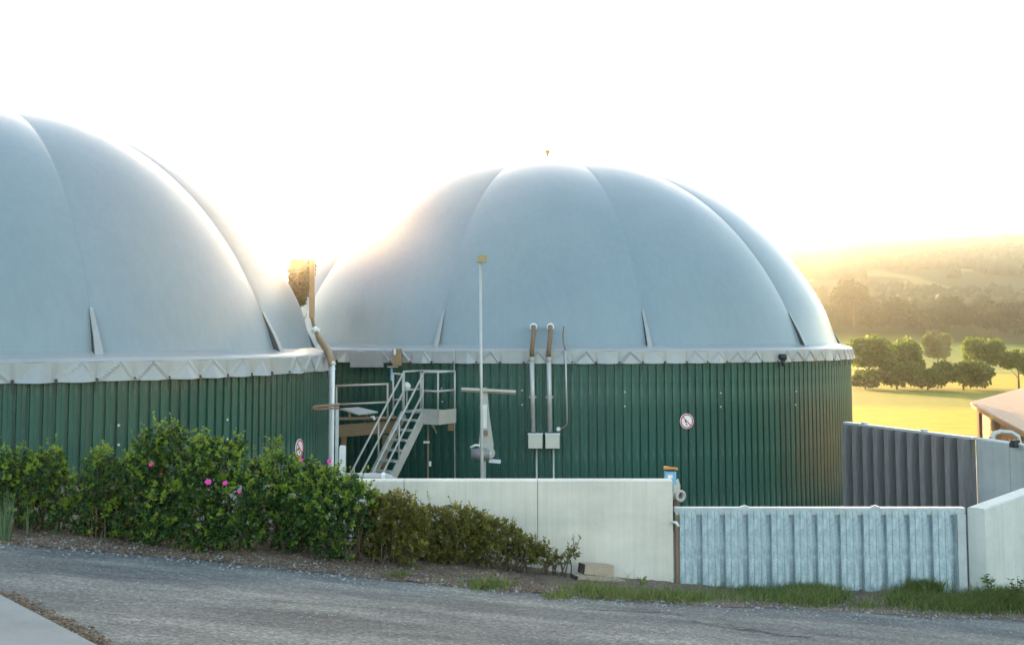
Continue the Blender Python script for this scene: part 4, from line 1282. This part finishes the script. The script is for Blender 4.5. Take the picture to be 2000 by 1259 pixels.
# pebbles, chippings and dead leaves
def scatter(n, fn, size, name, m, label, cat, flat=.6):
    P = np.array([fn() for _ in range(n)])
    sz = size * (.4 + rng.random(n) ** 2 * 1.6)
    base = np.array([(1, 0, 0), (-1, 0, 0), (0, 1, 0), (0, -1, 0), (0, 0, 1), (0, 0, -.6)], float)
    tri = np.array([(0, 2, 4), (2, 1, 4), (1, 3, 4), (3, 0, 4), (2, 0, 5), (1, 2, 5), (3, 1, 5), (0, 3, 5)])
    V = base[None] * (1 + .35 * rng.normal(size=(n, 6, 1))) * np.array([1, 1, flat])
    ang = rng.random(n) * 6.28; ca_2, sa_2 = np.cos(ang)[:, None], np.sin(ang)[:, None]
    V = np.stack([V[..., 0] * ca_2 - V[..., 1] * sa_2, V[..., 0] * sa_2 + V[..., 1] * ca_2, V[..., 2]], -1) * sz[:, None, None] + P[:, None]
    T = (np.arange(n)[:, None, None] * 6 + tri[None]).reshape(-1, 3)
    return tag(npmesh(name, V.reshape(-1, 3), T, m, None, None, loc=(0, 12, 1)), label, cat, kind='stuff')
def edge_pt():
    px = rnd.uniform(-60, 2050); y = interp(edge_px, px) + rnd.gauss(-6, 9)
    p = bedpt(px, min(y, 1240)); return (p.x, p.y, p.z + .004)
def road_pt():
    px = rnd.uniform(-30, 2030); e = interp(edge_px, px); y = e + (1262 - e) * rnd.random() ** 1.3
    p = hit(px, y); return (p.x, p.y, p.z + .002)
def slab_pt():
    t = rnd.random(); q = p0s.lerp(p1s, t) + Vector((rnd.gauss(.05, .06), rnd.gauss(.06, .05), 0)); return (q.x, q.y, plane(q.x, q.y) + .006)
p0s, p1s = hit(-8, 1160), hit(187, 1262)
def bed_pt():
    px = rnd.uniform(-60, 1250); e = interp(edge_px, px); y = e - rnd.random() ** 1.4 * 60
    p = bedpt(px, y); return (p.x, p.y, p.z + .012)
scatter(3200, edge_pt, .014, 'gravel', M['pebble'], 'loose pale gravel along the edge of the asphalt', 'gravel')
scatter(2600, road_pt, .0075, 'loose_chippings', M['pebble'], 'small loose chippings strewn over the asphalt', 'chippings')
scatter(700, slab_pt, .012, 'joint_gravel', M['litter'], 'brown grit and dead leaves in the joint beside the concrete slab', 'grit')
n = 5200
P = np.array([bed_pt() for _ in range(n)])
D = rng.normal(size=(n, 3)); D[:, 2] = np.abs(D[:, 2]) * .25; D = unit(D)
sz = .02 + .03 * rng.random(n)
V, T = leaves(P, D, sz, sz * .6)
tag(npmesh('leaf_litter', V, T, M['litter'], None, None, loc=(-2, 13, 1)), 'brown dead leaves and bark chips covering the planting bed', 'leaf litter', kind='stuff')
# cracks in the asphalt
mb = MB()
for line in ([(1278, 1186), (1300, 1196), (1330, 1200), (1352, 1212), (1400, 1222), (1450, 1229), (1520, 1236)], [(1130, 1187), (1180, 1190), (1240, 1193), (1300, 1195)], [(1400, 1205), (1420, 1212), (1430, 1222), (1455, 1226), (1530, 1240), (1600, 1244)]):
    pts_ = []
    for (xa, ya), (xb, yb) in zip(line, line[1:]):
        for s in range(8):
            t = s / 8; pts_.append(hit(xa + (xb - xa) * t + rnd.uniform(-2, 2), ya + (yb - ya) * t + rnd.uniform(-1, 1), .004))
    rows = []
    for i, p in enumerate(pts_):
        wdt = .02 * rnd.uniform(.3, 1.2); rows.append([p + Vector((0, -wdt, 0)), p + Vector((0, wdt, 0))])
    rows = [[pl(q, .004) for q in r_] for r_ in rows]
    mb.grid(rows)
tag(mb.build('road_cracks', M['crack'], loc=hit(1400, 1215)), kind='structure')

# ------------------------------------------------------------------ valley: trees, hedges, wood, houses
def crown_mesh(c, rx, ry, rz, n, leaf, m, root, nl=9, name='crown', drop=.25):
    lob = []
    for k in range(nl):
        a1, e1 = rnd.uniform(0, 6.28), rnd.uniform(-.5, 1)
        lob.append((c + np.array([math.cos(a1) * rx * rnd.uniform(.2, .8), math.sin(a1) * ry * .6, e1 * rz * .62]), rnd.uniform(.20, .48)))
    P, A = [], []
    for lc, s in lob:
        d = unit(rng.normal(size=(n // nl, 3)))
        rr = s * (1 - .6 * rng.random(n // nl) ** 1.6)
        P.append(lc + d * rr[:, None] * np.array([rx, ry, rz])); A.append(d)
    P = np.concatenate(P); A = np.concatenate(A)
    D = unit(A * .6 + rng.normal(size=A.shape) * .6 + np.array([0, 0, -drop]))
    sz = leaf * (.6 + .8 * rng.random(len(P)))
    V, T = leaves(P, D, sz, sz * .8)
    return tag(npmesh(name, V, T, m, None, root), kind='stuff')
def tree(label, px, base_py, top_py, wpx, d, m='tree', n=4200, cat='tree', name='field_tree', trunk=.32, group=None, leaf=None):
    b = at(px, base_py, d); b.z = land_z(b.x, b.y) if d < 600 else b.z
    h = at(px, top_py, d).z - b.z
    wd = wpx * d / F
    root = thing(name, label, cat, b, group)
    tr = MB(); r0 = .022 * h + .08
    tr.tube([b - UP * .4, b + UP * h * .3, b + UP * h * .62 + Vector((wd * .04, 0, 0))], [r0, r0 * .75, r0 * .35], 8)
    for k in range(5):
        a1 = k * 1.26 + rnd.random(); s = b + UP * h * rnd.uniform(.25, .45)
        tr.tube([s, s + Vector((math.cos(a1) * wd * .18, math.sin(a1) * wd * .18, h * .16)), s + Vector((math.cos(a1) * wd * .3, math.sin(a1) * wd * .3, h * .3))], [r0 * .45, r0 * .3, r0 * .12], 6)
    tr.build('trunk', M['bark'], root, True)
    c = np.array(b + UP * h * (trunk + (1 - trunk) * .47))
    crown_mesh(c, wd / 2 * .95, wd / 2 * .95, h * (1 - trunk) / 2 * 1.05, n, leaf or d * .0034, M[m], root, 17)
    return root
TG = 'trees in the valley field'
tree('spreading field tree beside the edge of the wide tank', 1697, 757, 652, 112, 247, group=TG, n=6400)
tree('rounded field tree touching the spreading one on its right', 1766, 757, 655, 92, 252, group=TG, trunk=.15, n=5600)
tree('farther field tree with a pointed top behind the hedge bushes', 1832, 704, 652, 50, 420, 'tree_dark', group=TG, trunk=.12)
tree('round field tree standing alone above the shed roof', 1924, 757, 660, 92, 247, group=TG, n=6000)
tree('field tree cut by the right picture edge', 1990, 757, 684, 66, 243, group=TG, trunk=.35)
tree('low dense hedge bush under the rounded field tree', 1752, 759, 706, 80, 240, 'tree_dark', 3800, 'hedge bush', 'hedge_bush', .02, 'hedge bushes in the valley field')
tree('low hedge bush in the middle of the hedge row', 1812, 760, 708, 100, 236, 'tree_dark', 3800, 'hedge bush', 'hedge_bush', .02, 'hedge bushes in the valley field')
tree('dark hedge bush sloping down towards the shed roof', 1882, 762, 704, 130, 238, 'tree_dark', 6000, 'hedge bush', 'hedge_bush', .02, 'hedge bushes in the valley field')
tree('hedge bush half hidden by the edge of the wide tank', 1690, 758, 722, 60, 240, 'tree_dark', 2600, 'hedge bush', 'hedge_bush', .02, 'hedge bushes in the valley field')
# tree seen between the domes
tree('tree with a wedge of crown showing between the two domes', 585, 640, 497, 54, 30.5, 'conifer', 9000, 'tree', 'garden_tree', .78, None, .10)
# wooded foot of the hill: single trees along the far edge of the meadow
foot = [(1610, 640, 590, 70), (1668, 648, 545, 74), (1706, 648, 600, 50), (1740, 648, 582, 64), (1790, 650, 606, 60), (1822, 650, 600, 46), (1858, 650, 580, 58),
        (1900, 650, 596, 56), (1938, 650, 574, 66), (1980, 650, 588, 64), (2024, 650, 580, 70)]
words = ['tree half hidden by the dome edge', 'tallest broad tree near the dome edge', 'small tree behind the spreading field tree', 'rounded tree above the rounded field tree', 'low tree left of the farther pointed tree',
         'narrow tree above the farther pointed tree', 'upright tree right of the farther pointed tree', 'low tree left of the lone round tree', 'broad tree above the lone round tree', 'tree above the right-hand field tree', 'tree at the picture edge']
for (px, b_, t_, w_), wd_ in zip(foot, words):
    tree('hazy ' + wd_ + ' at the foot of the hill', px, b_, t_, w_, 566 + rnd.uniform(-16, 16), 'forest', 2600, 'tree', 'woodland_tree', .06, 'trees at the foot of the hill')
# wood on the hillside as one mass of crowns
ico_v = []; ph = (1 + 5 ** .5) / 2
ico_v = unit(np.array([(-1, ph, 0), (1, ph, 0), (-1, -ph, 0), (1, -ph, 0), (0, -1, ph), (0, 1, ph), (0, -1, -ph), (0, 1, -ph), (ph, 0, -1), (ph, 0, 1), (-ph, 0, -1), (-ph, 0, 1)], float))
ico_f = np.array([(0, 11, 5), (0, 5, 1), (0, 1, 7), (0, 7, 10), (0, 10, 11), (1, 5, 9), (5, 11, 4), (11, 10, 2), (10, 7, 6), (7, 1, 8), (3, 9, 4), (3, 4, 2), (3, 2, 6), (3, 6, 8), (3, 8, 9), (4, 9, 5), (2, 4, 11), (6, 2, 10), (8, 6, 7), (9, 8, 1)])
from mathutils import noise as mn
cs = []
while len(cs) < 13000:
    y = rnd.uniform(600, 1450); t = rnd.uniform(.18, .62); x = t * y
    q = mn.noise(Vector((x * .0052, y * .0045, 3.3))) + .5 * mn.noise(Vector((x * .018, y * .0135, 1)))
    if q < -.08 and y < 1290: continue
    if y < 700 and q < .15: continue
    cs.append((x, y, land_z(x, y), rnd.uniform(3.5, 7.5)))
for k in range(700):
    t = rnd.uniform(.2, .62); y = rnd.uniform(1385, 1440); x = t * y
    cs.append((x, y, land_z(x, y) + rnd.uniform(0, 2), rnd.uniform(4, 9) * (1 + .35 * mn.noise(Vector((x * .02, 0, 0))))))
cs = np.array(cs)
n = len(cs)
V = ico_v[None] * (1 + .28 * rng.normal(size=(n, 12, 1))) * cs[:, None, 3:4] * np.array([1, 1, 1.25]) + cs[:, None, :3] + np.array([0, 0, 4])
T = (np.arange(n)[:, None, None] * 12 + ico_f[None]).reshape(-1, 3)
tag(npmesh('hillside_wood', V.reshape(-1, 3), T, M['forest'], None, None, loc=(400, 1500, 60)), 'hazy dark wood covering the far hillside', 'wood', kind='stuff')
def house(label, px, py, wpx, d, rz):
    b = at(px, py, d); w_ = wpx * d / F; dp = w_ * .7; hw = w_ * .38
    b.z = land_z(b.x, b.y) - .5
    b.z = max(b.z, at(px, py, d).z - hw * .3)
    o = thing('house', label, 'house', b, 'houses on the far hillside')
    Rm = Matrix.Rotation(rz, 3, 'Z')
    def W(x, y, z): return b + Rm @ Vector((x, y, z))
    mb = MB(); mb.box(b + UP * (hw / 2 - 1.5), (w_, dp, hw + 3), rz); mb.add([W(-w_ / 2, -dp / 2, hw), W(-w_ / 2, dp / 2, hw), W(-w_ / 2, 0, hw + dp * .4)], [(0, 1, 2)]); mb.add([W(w_ / 2, -dp / 2, hw), W(w_ / 2, dp / 2, hw), W(w_ / 2, 0, hw + dp * .4)], [(0, 1, 2)])
    mb.build('wall', M['house'], o)
    mb = MB()
    for sg in (-1, 1):
        mb.prism([W(-w_ * .54, sg * dp * .58, hw - .3), W(w_ * .54, sg * dp * .58, hw - .3), W(w_ * .54, 0, hw + dp * .44), W(-w_ * .54, 0, hw + dp * .44)], (0, 0, .35))
    mb.build('roof', M['house_roof'], o)
    for k in (-.28, 0, .28): MB().box(W(k * w_, -dp / 2 - .02, hw * .55), (w_ * .12, .1, hw * .3), rz).build('window', M['glass'], o)
for i, (px, py, wpx, d) in enumerate(((1742, 512, 14, 1180), (1758, 513, 10, 1190), (1872, 512, 16, 1160), (1885, 531, 18, 1080), (1915, 529, 16, 1090), (1864, 531, 12, 1080))):
    house(['white house high on the hill, left one of a close pair', 'white house high on the hill, right one of a close pair', 'largest pale house high on the right part of the hill', 'long white house below the largest pale house',
           'white house right of the long white house', 'small white house left of the long white house'][i], px, py, wpx, d, R(rnd.uniform(-20, 20)))

# ------------------------------------------------------------------ haze: the evening air itself
mb = MB(); mb.box((0, 0, 77), (5100, 5100, 181))
hz = mb.build('haze', [], None, loc=(0, 0, 77))
hm = bpy.data.materials.new('evening_haze'); hm.use_nodes = True
hm.node_tree.nodes.clear()
out = hm.node_tree.nodes.new('ShaderNodeOutputMaterial')
pv = hm.node_tree.nodes.new('ShaderNodeVolumePrincipled')
pv.inputs['Color'].default_value = (.97, .96, .94, 1)
pv.inputs['Density'].default_value = HAZE_DENSITY
pv.inputs['Anisotropy'].default_value = HAZE_G
hm.node_tree.links.new(pv.outputs[0], out.inputs['Volume'])
hz.data.materials.append(hm)
tag(hz, kind='stuff')
